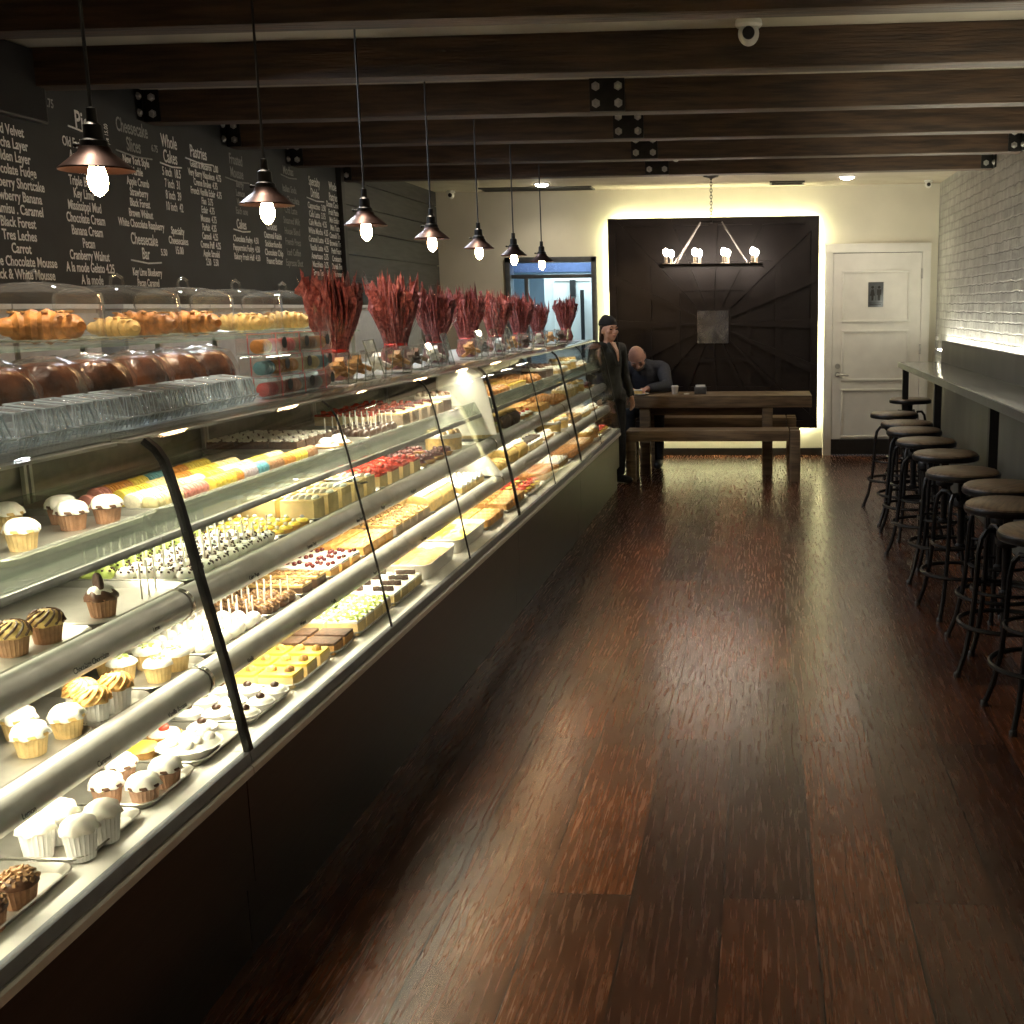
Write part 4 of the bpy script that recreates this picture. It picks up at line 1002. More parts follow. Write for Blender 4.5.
def lin(a, b, n): return [a + (b - a) * i / max(1, n - 1) for i in range(n)]

# lowest shelf of the long unit
T(-1.72, -1.258, 2.31, 2.552, .529, 'aluminium tray of mixed tarts at the foot of the thick strut')
fill('yellow_tart', [-1.437], [2.372], zD, 'bright yellow custard tart', 'at the foot of the strut')
FP['white_tart']((-1.335, 2.40, zD), 'large white cream tart on the lowest shelf by the strut foot')
FP['straw_tart']((-1.43, 2.462, zD), 'tart with a strawberry half, behind the large white tart')
fill('cherry_tart', [-1.50, -1.36], [2.51], zD, 'white tartlet with a dark cherry', 'behind the strut foot')
T(-1.72, -1.258, 2.562, 2.82, .529, 'aluminium tray of dark-centred white tartlets right of the strut')
fill('cherry_tart', [-1.295, -1.37, -1.445], lin(2.605, 2.78, 3), zD, 'white tartlet with dark centre', 'right of the strut')
T(-1.72, -1.258, 2.832, 3.118, .529, 'white-rimmed tray of yellow caramel-rosette cake on the lowest shelf', m='whiteplate')
fill('caramel_bar', [-1.32, -1.43, -1.54], lin(2.878, 3.072, 3), zD, 'yellow cake bar with caramel rosettes', 'on the lowest shelf', rz=0)
T(-1.72, -1.258, 3.128, 3.318, .529, 'aluminium tray of brown layer bars on the lowest shelf')
fill('brown_bar', [-1.32, -1.43], lin(3.178, 3.268, 2), zD, 'brown layered bar', 'beside the caramel-rosette cake', rz=0)
T(-1.72, -1.258, 3.33, 3.68, .529, 'aluminium tray of pistachio-topped cream bars on the lowest shelf')
fill('pist_bar', [-1.32, -1.43, -1.54], lin(3.38, 3.63, 4), zD, 'cream bar with green crumbs', 'on the lowest shelf')
T(-1.72, -1.258, 3.69, 4.04, .529, 'aluminium tray of cream bars with chocolate shards on the lowest shelf')
fill('shard_bar', [-1.32, -1.43, -1.54], lin(3.74, 3.99, 4), zD, 'cream bar with chocolate shards', 'on the lowest shelf')
def dish(x0, x1, y0, y1, z, label, m):
    o = T(x0, x1, y0, y1, z, label, .06, 'whiteplate', 'dish')
    g = G(); n, k = 18, 18; rr = random.Random(9)
    vs = [(-(x1 - x0) / 2 + .02 + (x1 - x0 - .04) * i / n, -(y1 - y0) / 2 + .02 + (y1 - y0 - .04) * j / k, .038 + rr.uniform(0, .012)) for i in range(n + 1) for j in range(k + 1)]
    g.add(vs, [(i * (k + 1) + j, (i + 1) * (k + 1) + j, (i + 1) * (k + 1) + j + 1, i * (k + 1) + j + 1) for i in range(n) for j in range(k)])
    obj('pudding', g, M[m], o, smooth=0)
dish(-1.62, -1.26, 4.08, 4.50, .529, 'deep white dish of caramel crumble on the lowest shelf', 'crust')
dish(-1.62, -1.26, 4.55, 5.02, .529, 'deep white dish of pale yellow custard on the lowest shelf', 'yellow')
T(-1.72, -1.258, 5.05, 5.41, .529, 'aluminium tray of orange bars just before the divider, lowest shelf')
fill('orange_bar', [-1.32, -1.43], lin(5.10, 5.36, 4), zD, 'orange cake bar', 'just before the white divider')
# lower middle shelf
T(-1.80, -1.335, 2.542, 2.88, .709, 'tray of white cake pops on the lower price-rail shelf')
fill('plain_pop', lin(-1.37, -1.60, 6), lin(2.575, 2.85, 7), zA, 'snow-white cake pop', 'on the lower price-rail shelf', jit=.004)
T(-1.80, -1.335, 2.892, 3.11, .709, 'tray of nut-covered chocolate pops on the lower price-rail shelf')
fill('nut_pop', lin(-1.37, -1.56, 5), lin(2.925, 3.08, 4), zA, 'nut-covered chocolate pop', 'on the lower price-rail shelf', jit=.004)
T(-1.80, -1.335, 3.12, 3.33, .709, 'tray of nut and caramel bars on the lower price-rail shelf')
fill('mixed_bar', [-1.40, -1.51, -1.62], lin(3.17, 3.28, 2), zA, 'dark bar with caramel and nuts', 'on the lower price-rail shelf')
T(-1.80, -1.335, 3.34, 3.63, .709, 'tray of berry-topped orange bars on the lower price-rail shelf')
fill('berry_bar', [-1.40, -1.51, -1.62], lin(3.39, 3.58, 3), zA, 'orange bar with cream and dark berries', 'on the lower price-rail shelf')
T(-1.80, -1.335, 3.64, 3.98, .709, 'tray of plain orange bars on the lower price-rail shelf')
fill('orange_bar', [-1.40, -1.51, -1.62], lin(3.69, 3.93, 4), zA, 'striped orange bar', 'on the lower price-rail shelf')
T(-1.80, -1.335, 3.99, 4.46, .709, 'tray of nut-crumb cream bars on the lower price-rail shelf')
fill('nut_bar', [-1.40, -1.51, -1.62], lin(4.04, 4.40, 5), zA, 'cream bar with chopped nuts', 'on the lower price-rail shelf')
T(-1.80, -1.335, 4.47, 4.92, .709, 'tray of pale yellow loaf cakes on the lower price-rail shelf')
fill('loaf_y', [-1.42, -1.56], [4.58, 4.80], zA, 'golden loaf cake with white icing', 'on the lower price-rail shelf')
T(-1.80, -1.335, 4.93, 5.38, .709, 'tray of white piped bars before the divider, lower price-rail shelf')
fill('white_bar', [-1.40, -1.51], lin(4.98, 5.32, 5), zA, 'white bar with piped cream', 'before the divider')
# upper middle shelf
T(-1.83, -1.372, 2.552, 3.085, .893, 'large tray of white and green cake pops on the upper price-rail shelf')
fill('white_pop', lin(-1.405, -1.56, 4), lin(2.585, 3.05, 11), zB, 'white cake pop with dark chips', 'on the upper price-rail shelf', jit=.004)
fill('green_pop', lin(-1.615, -1.67, 2), lin(2.60, 3.05, 9), zB, 'green cake pop with dark chips', 'behind the white ones', jit=.004)
T(-1.83, -1.372, 3.095, 3.335, .893, 'tray of tiny yellow tarts on the upper price-rail shelf')
fill('mini_tart', lin(-1.41, -1.61, 5), lin(3.125, 3.305, 4), zB, 'tiny yellow tart with a white dot', 'on the upper price-rail shelf')
T(-1.83, -1.372, 3.345, 3.96, .893, 'tray of plain yellow cheesecakes on the upper price-rail shelf')
fill('cheese', [-1.45, -1.575, -1.70], lin(3.41, 3.89, 5), zB, 'yellow cheesecake slab with piped cream', 'on the upper price-rail shelf')
tg = G().tube([(-.13, 0, .03), (-.02, 0, .018), (.06, 0, .012)], [.004, .004, .003], 6)
for k in range(4): tg.tube([(.06, -.012 + .008 * k, .012), (.085, -.012 + .008 * k, .002), (.11, -.012 + .008 * k, .006)], .0018, 5)
tag(obj('serving_fork', tg, M['chrome'], loc=(-1.44, 3.66, zB + .068), rz=.5), 'steel serving fork lying across the yellow cheesecakes', 'fork')
T(-1.83, -1.372, 3.97, 4.50, .893, 'tray of strawberry cheesecakes on the upper price-rail shelf')
fill('straw', [-1.45, -1.575], lin(4.03, 4.44, 4), zB, 'strawberry-glazed cheesecake slab', 'on the upper price-rail shelf')
T(-1.83, -1.372, 4.51, 5.38, .893, 'tray of berry tarts and a white cake on the upper price-rail shelf')
fill('berry_tart', [-1.45, -1.58], lin(4.58, 4.98, 4), zB, 'dark berry tart', 'on the upper price-rail shelf')
FP['white_cake']((-1.50, 5.20, zB), 'round white-frosted cake just before the divider, upper price-rail shelf')
# glass shelf
T(-1.92, -1.425, 3.67, 4.02, 1.071, 'tray of chocolate brownies on the glass shelf, right of the macarons')
fill('brownie', [-1.62, -1.73, -1.84], lin(3.72, 3.97, 4), zC_, 'chocolate brownie with white flakes', 'on the glass shelf')
fill('cream_tart', [-1.48], [3.72, 3.83], zC_, 'cream tart', 'in front of the brownies')
T(-1.92, -1.425, 4.03, 4.42, 1.071, 'tray of chocolate-dipped pops on the glass shelf')
fill('dip_pop', lin(-1.47, -1.62, 4), lin(4.07, 4.38, 6), zC_, 'chocolate-dipped pop on white stick', 'on the glass shelf', jit=.004)
T(-1.92, -1.425, 4.43, 5.38, 1.071, 'long tray of cheesecakes on the glass shelf before the divider')
fill('grey_cheese', [-1.50], lin(4.49, 5.0, 5), zC_, 'tall pale cheesecake with berries', 'on the glass shelf')
fill('straw', [-1.63, -1.76], lin(4.49, 5.0, 5), zC_, 'red-topped cheesecake', 'on the glass shelf')
FP['dark_cake']((-1.54, 5.2, zC_), 'round chocolate cake with white top on the glass shelf before the divider')
# the two far units
far = [
 # (shelf, y0, y1, kind, xs, n, description)
 ('D', 5.50, 5.98, 'orange_bar', 2, 5, 'orange striped bar'), ('D', 6.00, 6.48, 'fruit_tart', 2, 4, 'glazed fruit tart'), ('D', 6.50, 7.00, 'roll', 2, 6, 'caramel-topped pastry roll'), ('D', 7.02, 7.40, 'white_bar', 2, 4, 'white cream bar'),
 ('D', 7.48, 7.96, 'croissant', 2, 4, 'small croissant'), ('D', 7.98, 8.45, 'eclair', 2, 6, 'chocolate eclair'), ('D', 8.47, 8.95, 'orange_cake', 1, 2, 'round orange cake'), ('D', 8.97, 9.48, 'fruit_tart', 2, 4, 'glazed fruit tart'),
 ('A', 5.50, 5.95, 'cream_roll', 2, 5, 'white-iced cream roll'), ('A', 5.97, 6.45, 'loaf_y', 2, 2, 'golden loaf cake'), ('A', 6.47, 6.95, 'shard_bar', 2, 5, 'chocolate-shard cream bar'), ('A', 6.97, 7.40, 'cream_tart', 2, 4, 'swirled cream tart'),
 ('A', 7.48, 8.0, 'white_cake', 1, 2, 'round white cake'), ('A', 8.02, 8.5, 'nut_bar', 2, 5, 'nut-topped bar'), ('A', 8.52, 9.0, 'white_bar', 2, 5, 'white cream bar'), ('A', 9.02, 9.48, 'cream_tart', 2, 4, 'swirled cream tart'),
 ('B', 5.50, 5.96, 'pist_bar', 2, 5, 'green-crumb cream bar'), ('B', 5.98, 6.45, 'loaf_d', 2, 2, 'dark loaf cake'), ('B', 6.47, 6.95, 'straw_tart', 2, 4, 'strawberry tart'), ('B', 6.97, 7.40, 'orange_bar', 2, 4, 'orange striped bar'),
 ('B', 7.48, 7.98, 'croissant', 2, 4, 'small croissant'), ('B', 8.0, 8.48, 'cheese', 1, 4, 'yellow cheesecake slab'), ('B', 8.5, 9.0, 'white_cake', 1, 2, 'round white cake'), ('B', 9.02, 9.48, 'berry_tart', 2, 3, 'dark berry tart'),
 ('C', 5.50, 5.92, 'brownie', 2, 4, 'chocolate brownie'), ('C', 5.94, 6.42, 'roll', 2, 5, 'caramel-topped pastry roll'), ('C', 6.44, 6.92, 'caramel_bar', 2, 5, 'yellow bar with rosettes'), ('C', 6.94, 7.40, 'croissant', 2, 3, 'small croissant'),
 ('C', 7.48, 7.96, 'dark_cake', 1, 2, 'round chocolate cake'), ('C', 7.98, 8.46, 'white_bar', 2, 5, 'white cream bar'), ('C', 8.48, 8.98, 'white_cake', 1, 2, 'round white cake'), ('C', 9.0, 9.48, 'cream_tart', 2, 4, 'swirled cream tart')]
SH = dict(D=(.529, -1.72, -1.258, 'lowest shelf'), A=(.709, -1.80, -1.335, 'lower rail shelf'), B=(.893, -1.83, -1.372, 'upper rail shelf'), C=(1.071, -1.90, -1.425, 'glass shelf'))
secs = {5: 'just past the divider', 6: 'in the third unit', 7: 'at the last unit joint', 8: 'in the last unit', 9: 'at the far end'}
for s, y0, y1, kind, nx, n, desc in far:
    z, x0, x1, sn = SH[s]
    mid = (y0 + y1) / 2; q = 'near half of' if (mid - 5.46) % 1.98 < .99 else 'far half of'
    unit = 'third unit' if mid < 7.44 else 'last unit'
    wh = {0: 'near end', 1: 'near middle', 2: 'far middle', 3: 'far end'}[min(3, int(((mid - 5.46) % 2.0) / .5))]
    T(x0, x1, y0, y1, z, f'aluminium tray holding {desc}s, {sn}, {wh}, {unit}')
    sx = {'round_cake': .13}.get(kind, .105)
    xs = [x1 - .075 - (.04 if 'cake' in kind and 'bar' not in kind else 0) - i * (.115 if kind not in ('loaf_y', 'loaf_d') else .13) for i in range(nx)]
    pad = .06 if n > 3 else .11
    fill(kind, xs, lin(y0 + pad, y1 - pad, n), z + .004, desc, f'on {sn}, {wh}, {unit}', rzj=.12 if kind in ('croissant',) else .03)
# ------------------------------------------------------------------ on top of the case
ZT = 1.285
def make_clam():
    r = thing('clamshell_box', '', 'box'); w, d = .046, .06
    def shell(z0, z1, s0, s1):
        g = G(); vs = []; n = 6
        for z, s in ((z0, s0), (z1, s1)):
            ring_ = []
            for (ax, ay), (bx, by) in zip([(-1, -1), (1, -1), (1, 1), (-1, 1)], [(1, -1), (1, 1), (-1, 1), (-1, -1)]):
                for k in range(n):
                    t = k / n; x, y = ax + (bx - ax) * t, ay + (by - ay) * t; q = 1 - (.07 if k % 2 else 0); ring_.append((x * d * s * q, y * w * s * q, z))
            vs += ring_
        N = 4 * n
        return g.add(vs, [(i, (i + 1) % N, N + (i + 1) % N, N + i) for i in range(N)] + ([tuple(range(N - 1, -1, -1))] if z0 == 0 else [tuple(range(N, 2 * N))]))
    obj('base', shell(0, .028, .82, .98), M['clam'], r, smooth=0)
    obj('lid', shell(.031, .076, .98, .74), M['clam'], r, smooth=0)
    obj('flange', G().box(-d * 1.06, d * 1.06, -w * 1.04, w * 1.04, .028, .031), M['clam'], r)
    def rg(s, z): return [(d * s * x, w * s * y, z) for x, y in ((-1, -1), (1, -1), (1, 1), (-1, 1))]
    e = G().tube(rg(1.05, .0295), .0022, 6, closed=True).tube(rg(.75, .0765), .0020, 6, closed=True).tube(rg(.82, .002), .0018, 6, closed=True)
    for t in (-.92, -.46, 0, .46, .92): e.tube([(d * .985, w * t, .032), (d * .75, w * t * .76, .076)], .0016, 5).tube([(d * .83, w * t * .83, .002), (d * .985, w * t, .027)], .0014, 5)
    for t in (-.9, .9): e.tube([(d * t, -w * .985, .032), (d * t * .75, -w * .75, .076)], .0016, 5)
    obj('edges', e, M['clamrib'], r)
    return r
cl_ = Proto(make_clam)
for k in range(13):
    cl_((-1.515 - .004 * k, 1.93 + .107 * k, ZT), f'empty ribbed clear plastic box on the case top, {ORD[k]} from the near end', 'empty clear boxes along the case top', ry=.10, rz=rnd.uniform(-.09, .09))
def make_loaf():
    r = thing('wrapped_loaf', '', 'bread'); n, m = 26, 10; vs = []
    for k in range(m + 1):
        t = k / m; ph = t * PI / 2; rr = .098 * (math.cos(ph) ** .55 if t < 1 else .02); z = .045 + .095 * math.sin(ph)
        for i in range(n):
            a = 2 * PI * i / n; q = 1 + .05 * math.cos(6 * a + 3 * t) + .03 * math.cos(11 * a)
            vs.append((rr * q * math.cos(a) * .92, rr * q * math.sin(a), z + .006 * math.cos(7 * a + 2) * (1 - t)))
    g = G(); g.add(vs, [(k * n + i, k * n + (i + 1) % n, (k + 1) * n + (i + 1) % n, (k + 1) * n + i) for k in range(m) for i in range(n)] + [tuple(m * n + i for i in range(n))])
    g.lathe([(.070, 0), (.090, .046)], n)
    obj('loaf', g, M['loaf'], r, smooth=70)
    obj('paper_band', G().lathe([(.072, 0), (.086, .030), (.087, .030)], 26, cap=False), M['band'], r)
    f = G().lathe([(.076, .0), (.104, .05), (.108, .09), (.082, .135), (.03, .152), (.001, .150)], 26, mod=lambda a, k, rr, h: (rr * (1 + .03 * math.cos(9 * a + k)), h + .004 * math.cos(5 * a + 2 * k)))
    obj('clear_wrap', f, M['film'], r, smooth=25)
    return r
lf = Proto(make_loaf)
for k in range(8): lf((-1.70 - .005 * k, 1.98 + .205 * k, ZT), f'glossy chocolate loaf in clear wrap behind the clear boxes, {ORD[k]} from the near end', 'wrapped chocolate loaves', rz=k * 1.3, sc=(.94, .94, 1.07))
for k in range(7): lf((-1.93, 2.2 + .22 * k, ZT), f'glossy chocolate loaf standing under the glass riser, {ORD[k]} from the near end', 'wrapped chocolate loaves under the riser', rz=k * 1.9, sc=(.85, .95, .95))
rs = thing('riser_shelf', 'clear raised shelf at the back of the case top, carrying the cake domes', 'shelf', (-1.96, 3.75, ZT))
obj('shelf_plate', G().box(-.14, .14, -1.3, 1.3, .172, .180), M['shelfglass'], rs)
for y in (-1.27, -.4, .45, 1.27):
    for x in (-.12, .12): obj('leg', G().box(x - .008, x + .008, y - .008, y + .008, 0, .172), M['steel'], rs)
ZR = ZT + .181
def make_dome(w):
    r = thing('cake_dome', '', 'dome'); d = .125
    obj('base_tray', G().box(-d, d, -w, w, 0, .010), M['acrylic'], r, bev=.002)
    g = G(); pr = [(1, .012), (1, .125), (.97, .140), (.80, .155), (.4, .166), (.02, .169)]; vs = []; cor = []
    for k in range(28):
        a = 2 * PI * k / 28; c, s = math.cos(a), math.sin(a); q = (abs(c) ** 6 + abs(s) ** 6) ** (-1 / 6); cor.append((c * q, s * q))
    for s_, z in pr: vs += [(x * d * .97 * s_, y * w * .97 * s_, z) for x, y in cor]
    n = 28
    g.add(vs, [(k * n + i, k * n + (i + 1) % n, (k + 1) * n + (i + 1) % n, (k + 1) * n + i) for k in range(len(pr) - 1) for i in range(n)])
    obj('cover', g, M['acrylic'], r, smooth=40)
    obj('rim', G().tube([(x * d * .975, y * w * .975, .014) for x, y in cor], .003, 6, closed=True), M['strip'], r)
    obj('handle', G().tube([(0, -.035, .166), (0, -.030, .190), (0, 0, .200), (0, .030, .190), (0, .035, .166)], .005, 8), M['acrylic'], r)
    return r
dd = [(2.97, .155, 'nearest of the row, over a brown danish'), (3.36, .20, 'second of the row, over two golden pastries'), (3.76, .155, 'third of the row'), (4.15, .18, 'fourth of the row, over pale buns'), (4.57, .19, 'last of the row, before the red bundles')]
for y, w, l in dd:
    r = make_dome(w); r.location = (-1.96, y, ZR); r['label'] = 'clear acrylic cake dome with a loop handle, ' + l; r['group'] = 'clear cake domes on the riser'
bunP = make_croissant('cake_y')
for x, y, dz, rz, sc, l, p in [(-1.93, 2.93, .011, .3, 1.5, 'large brown danish under the nearest dome, front one', 0), (-2.0, 3.02, .011, 1.2, 1.3, 'brown danish under the nearest dome, back one', 0), (-1.93, 3.27, .011, 0, 1.1, 'flat golden pastry under the second dome, lower one', 1), (-1.93, 3.42, .011, .6, 1.4, 'tall golden croissant under the second dome, larger one', 0), (-2.0, 3.5, .011, 2., 1.0, 'pale pastry at the back of the second dome', 1),
                            (-1.93, 3.73, .011, .2, 1.4, 'brown croissant under the third dome, front one', 0), (-2.0, 3.84, .011, 1.4, 1.0, 'pale bun under the third dome, back one', 1), (-1.93, 4.08, .011, .2, 1.2, 'pale bun under the fourth dome, near one', 1), (-1.93, 4.22, .011, 1.2, 1.2, 'pale bun under the fourth dome, far one', 1), (-1.93, 4.5, .011, .5, 1.3, 'golden bun under the last dome, near one', 1), (-1.94, 4.66, .011, 1.5, 1.2, 'golden bun under the last dome, far one', 1)]:
    (bunP if p else FP['croissant'])((x, y, ZR + dz), l, None, rz=rz, sc=sc)

# clear boxes of macarons stacked three high
def make_mbox():
    r = thing('macaron_box', '', 'box')
    g = G().box(-.045, .045, -.085, .085, 0, .002); g.box(-.045, .045, -.085, .085, .060, .062)
    for s in (-1, 1): g.box(s * .045 - .001, s * .045 + .001, -.085, .085, 0, .062); g.box(-.045, .045, s * .085 - .001, s * .085 + .001, 0, .062)
    obj('clear_walls', g, M['acrylic'], r)
    obj('ribbon', G().box(-.0465, .0465, -.003, .003, .0625, .0635).box(.0455, .0465, -.003, .003, 0, .0625).box(-.0465, -.0455, -.003, .003, 0, .0625), M['redrib'], r)
    obj('round_sticker', G().lathe([(.018, .0472), (.018, .0465)], 20, (0, .06, .035), 'X'), M['black'], r)
    return r
mbx = Proto(make_mbox)
lv = ['bottom', 'middle', 'top']; cn_ = ['near', 'centre', 'far']
cols_ = [['mac_r', 'mac_p', 'mac_l'], ['mac_bl', 'mac_o', 'mac_c'], ['mac_o', 'mac_r', 'mac_br']]
for lvl in range(3):
    for c in range(3):
        y = 3.44 + .18 * c; z = ZT + .001 + lvl * .066; x = -1.545 - .005 * lvl
        mbx((x, y, z), f'clear box of macarons, {cn_[c]} one of the {lv[lvl]} row in the stack', 'stacked macaron boxes', rz=0)
        for k in range(6):
            cc = cols_[lvl][(c + k // 3) % 3]
            MC[cc]((x + .016, y - .070 + .027 * k, z + .0255), f'{CN[cc]} macaron in the {cn_[c]} {lv[lvl]} clear box, {ORD[k]} from its near end', 'macarons in the stacked boxes', sc=.98)
# small clear tubs and stands along the far case top
def make_tub(bag):
    def f():
        r = thing('clear_tub', '', 'tub')
        vs = []; 
        def rg(s, z): return [(-.05 * s, -.06 * s, z), (.05 * s, -.06 * s, z), (.05 * s, .06 * s, z), (-.05 * s, .06 * s, z)]
        g = G().add(rg(.80, 0) + rg(1, .10), [(3, 2, 1, 0)] + [(i, (i + 1) % 4, 4 + (i + 1) % 4, 4 + i) for i in range(4)])
        obj('walls', g, M['acrylic'], r, smooth=0)
        obj('rim', G().tube(rg(1.01, .10), .003, 6, closed=True), M['acrylic'], r)
        obj('edges', G().tube(rg(.80, .001), .0025, 6, closed=True).tube([(.04, -.048, 0), (.05, -.06, .1)], .0025, 6).tube([(.04, .048, 0), (.05, .06, .1)], .0025, 6), M['strip'], r)
        g = G(); rr = random.Random(4)
        for k in range(9): g.obox((rr.uniform(-.025, .025), rr.uniform(-.035, .035), .03 + .006 * k), .04, .03, .014, rr.uniform(0, 3), rr.uniform(-.5, .5), rr.uniform(-.5, .5))
        obj('sweets', g, M[bag], r, smooth=0)
        return r
    return Proto(f)
tubA, tubB, tubC = make_tub('crust'), make_tub('cake_d'), make_tub('frost_w')
ty = [4.06, 4.24, 4.47, 4.72, 4.98, 5.28, 5.95, 6.25, 6.62, 7.0, 7.4, 7.85, 8.3, 8.75]
for k, y in enumerate(ty):
    (tubA, tubB, tubC)[k % 3 if k > 1 else 0]((-1.545, y, ZT), f'flared clear plastic tub of sweets on the case top, {ORD[k]} from the macaron boxes', 'clear tubs of sweets', rz=rnd.uniform(-.1, .1), sc=1.05)
def make_stand():
    r = thing('card_stand', '', 'stand')
    obj('sheet', G().add([(0, -.06, 0), (0, .06, 0), (-.04, .06, .15), (-.04, -.06, .15), (-.003, -.06, 0), (-.003, .06, 0), (-.043, .06, .15), (-.043, -.06, .15)], [(0, 1, 2, 3), (7, 6, 5, 4), (0, 4, 5, 1), (1, 5, 6, 2), (2, 6, 7, 3), (3, 7, 4, 0)]), M['acrylic'], r)
    obj('base', G().box(-.07, .03, -.06, .06, 0, .003), M['acrylic'], r)
    obj('edge', G().tube([(0, -.06, .002), (-.04, -.06, .15), (-.04, .06, .15), (0, .06, .002)], .003, 6), M['strip'], r)
    return r
sd = Proto(make_stand)
for k, y in enumerate([4.36, 5.14, 5.42, 6.1, 6.45, 6.82]): sd((-1.50, y, ZT), f'empty clear slanted card stand on the case top, {ORD[k]} from the near end', 'clear card stands', rz=rnd.uniform(-.2, .2))
# dark red tissue bundles
def make_bundle(seed):
    def f():
        r = thing('gift_bundle', '', 'gift'); rr = random.Random(seed); n = 84
        def sheetg(pr, flare, up, f1, f2):
            jag = [rr.uniform(-.25, 1) ** 3 for _ in range(n)]; wob = [rr.uniform(-1, 1) for _ in range(n * 12)]
            def mod(a, k, q, h):
                i = int(round(a / (2 * PI) * n)) % n; t = k / (len(pr) - 1)
                return q * (1 + flare * t * math.cos(f1 * a + seed) + .10 * t * math.cos(f2 * a + 2 * k) + .13 * wob[(i + 7 * k) % len(wob)] * (.25 + t)), h + (up * jag[i] + .02 * wob[(i * 3 + k) % len(wob)]) * t ** 3
            return G().lathe(pr, n, mod=mod, cap=False)
        obj('tissue', sheetg([(.060, 0), (.070, .035), (.058, .075), (.048, .105), (.060, .15), (.080, .20), (.094, .25), (.100, .29), (.104, .32)], .14, .085, 7, 23), M['redwrap'], r, smooth=0)
        obj('inner_tissue', sheetg([(.040, .11), (.052, .17), (.062, .24), (.060, .30), (.050, .345)], .3, .08, 5, 17), M['redwrap'], r, smooth=0)
        obj('ribbon', G().lathe([(.049, .098), (.053, .105), (.049, .112)], 20, cap=False), M['redrib'], r)
        g = G()
        for k in range(20):
            a = rr.uniform(0, 6.28); l = rr.uniform(.20, .37); w = rr.uniform(.010, .028); q0, q1 = .055, rr.uniform(.06, .125); c, s = math.cos(a), math.sin(a)
            p = [(c * q0 - s * .004, s * q0 + c * .004, .12), (c * q0 + s * .004, s * q0 - c * .004, .12), (c * q1 + s * w, s * q1 - c * w, l), (c * q1 * 1.1, s * q1 * 1.1, l + .05), (c * q1 - s * w, s * q1 + c * w, l)]
            g.add(p, [(0, 1, 2, 3, 4)])
        obj('cellophane', g, M['sparkle'], r, smooth=0)
        return r
    return f
bl = [(-1.66, 4.32, 1.0, 'nearest and largest, beside the macaron boxes'), (-1.66, 5.06, 1.0, 'second, in front of the black boards'), (-1.66, 5.70, .92, 'third, left of the fifth pendant'), (-1.66, 6.34, .92, 'fourth, before the pale wall'), (-1.66, 7.04, .88, 'fifth, at the doorway frame'), (-1.66, 7.75, .88, 'sixth, before the bright doorway'), (-1.68, 8.5, .75, 'seventh, small'), (-1.62, 9.38, .85, 'last, at the far end of the case')]
for k, (x, y, s, l) in enumerate(bl):
    b = make_bundle(k + 2)(); b.location = (x, y, ZT); b.scale = (s, s, s * 1.05); b.rotation_euler.z = k
    b['label'] = 'dark red tissue bundle on the case top, ' + l; b['group'] = 'red gift bundles'
# ------------------------------------------------------------------ people
def fuse(name, g, m, parent, vox=.006, it=5):
    """one closed continuous skin out of the overlapping tapered forms in G"""
    o = obj(name, g, m, None, smooth=0)
    md = o.modifiers.new('r', 'REMESH'); md.mode = 'VOXEL'; md.voxel_size = vox; md.use_smooth_shade = True
    sm = o.modifiers.new('s', 'SMOOTH'); sm.iterations = it; sm.factor = .5
    dg = bpy.context.evaluated_depsgraph_get(); me = bpy.data.meshes.new_from_object(o.evaluated_get(dg))
    o.modifiers.clear(); old = o.data; o.data = me; bpy.data.meshes.remove(old)
    if not me.materials: me.materials.append(m)
    me.shade_smooth(); o.parent = parent
    return o
def head(g, c, rot, s=1., female=True):
    """skull, jaw, nose, brow, lips and ears about the centre C"""
    c = Vector(c)
    def E(p, r): g.ell(tuple(c + rot @ (Vector(p) * s)), r[0] * s, r[1] * s, r[2] * s, 18, 12, rot)
    E((0, .008, .015), (.076, .094, .096)); E((0, -.022, -.045), (.060, .066, .062)); E((0, -.040, -.082), (.034, .042, .028))
    for x in (-1, 1):
        E((x * .040, -.058, -.022), (.026, .026, .024)); E((x * .077, .012, -.012), (.009, .020, .032)); E((x * .028, -.078, .022), (.026, .014, .009))
    g.cap(c + rot @ (Vector((0, -.084, .008)) * s), c + rot @ (Vector((0, -.108, -.026)) * s), .009 * s, .0135 * s, 12)
    for x in (-1, 1): E((x * .010, -.098, -.030), (.010, .011, .008))
    E((0, -.083, -.055), (.022, .012, .008)); E((0, -.082, -.064), (.018, .012, .008))
    return lambda p: tuple(c + rot @ (Vector(p) * s))
def hand(g, wrist, d, up, thumb, curl=.5, s=1.):
    """palm, four unequal bent fingers and a thumb from WRIST along D; UP is the back of the hand"""
    d = Vector(d).normalized(); up = Vector(up); up = (up - d * up.dot(d)).normalized(); side = d.cross(up) * thumb
    w = Vector(wrist)
    for k in (-1.2, -.4, .4, 1.2): g.cap(w + side * k * .012 * s, w + d * .078 * s + side * k * .019 * s, .0125 * s, .0115 * s, 10)
    for k, L in zip((1.3, .45, -.45, -1.3), (.066, .075, .070, .054)):
        p = w + d * .082 * s + side * k * .0205 * s; dd = d.copy()
        for seg, r in ((.45, .0092), (.32, .0085), (.25, .0075)):
            ang = curl * (.7 if seg > .4 else 1.); dd = (dd * math.cos(ang) - up * math.sin(ang)).normalized() if seg > 0 else dd
            q = p + dd * L * seg * s * 1.05; g.cap(p, q, r * s, r * s * .92, 9); p = q; up_ = up
    b = w + d * .022 * s + side * .024 * s
    q = b + (d * .7 + side * .7 - up * .25).normalized() * .042 * s; g.cap(b, q, .013 * s, .0105 * s, 9); g.cap(q, q + (d * .9 + side * .25 - up * .3).normalized() * .032 * s, .010 * s, .008 * s, 9)

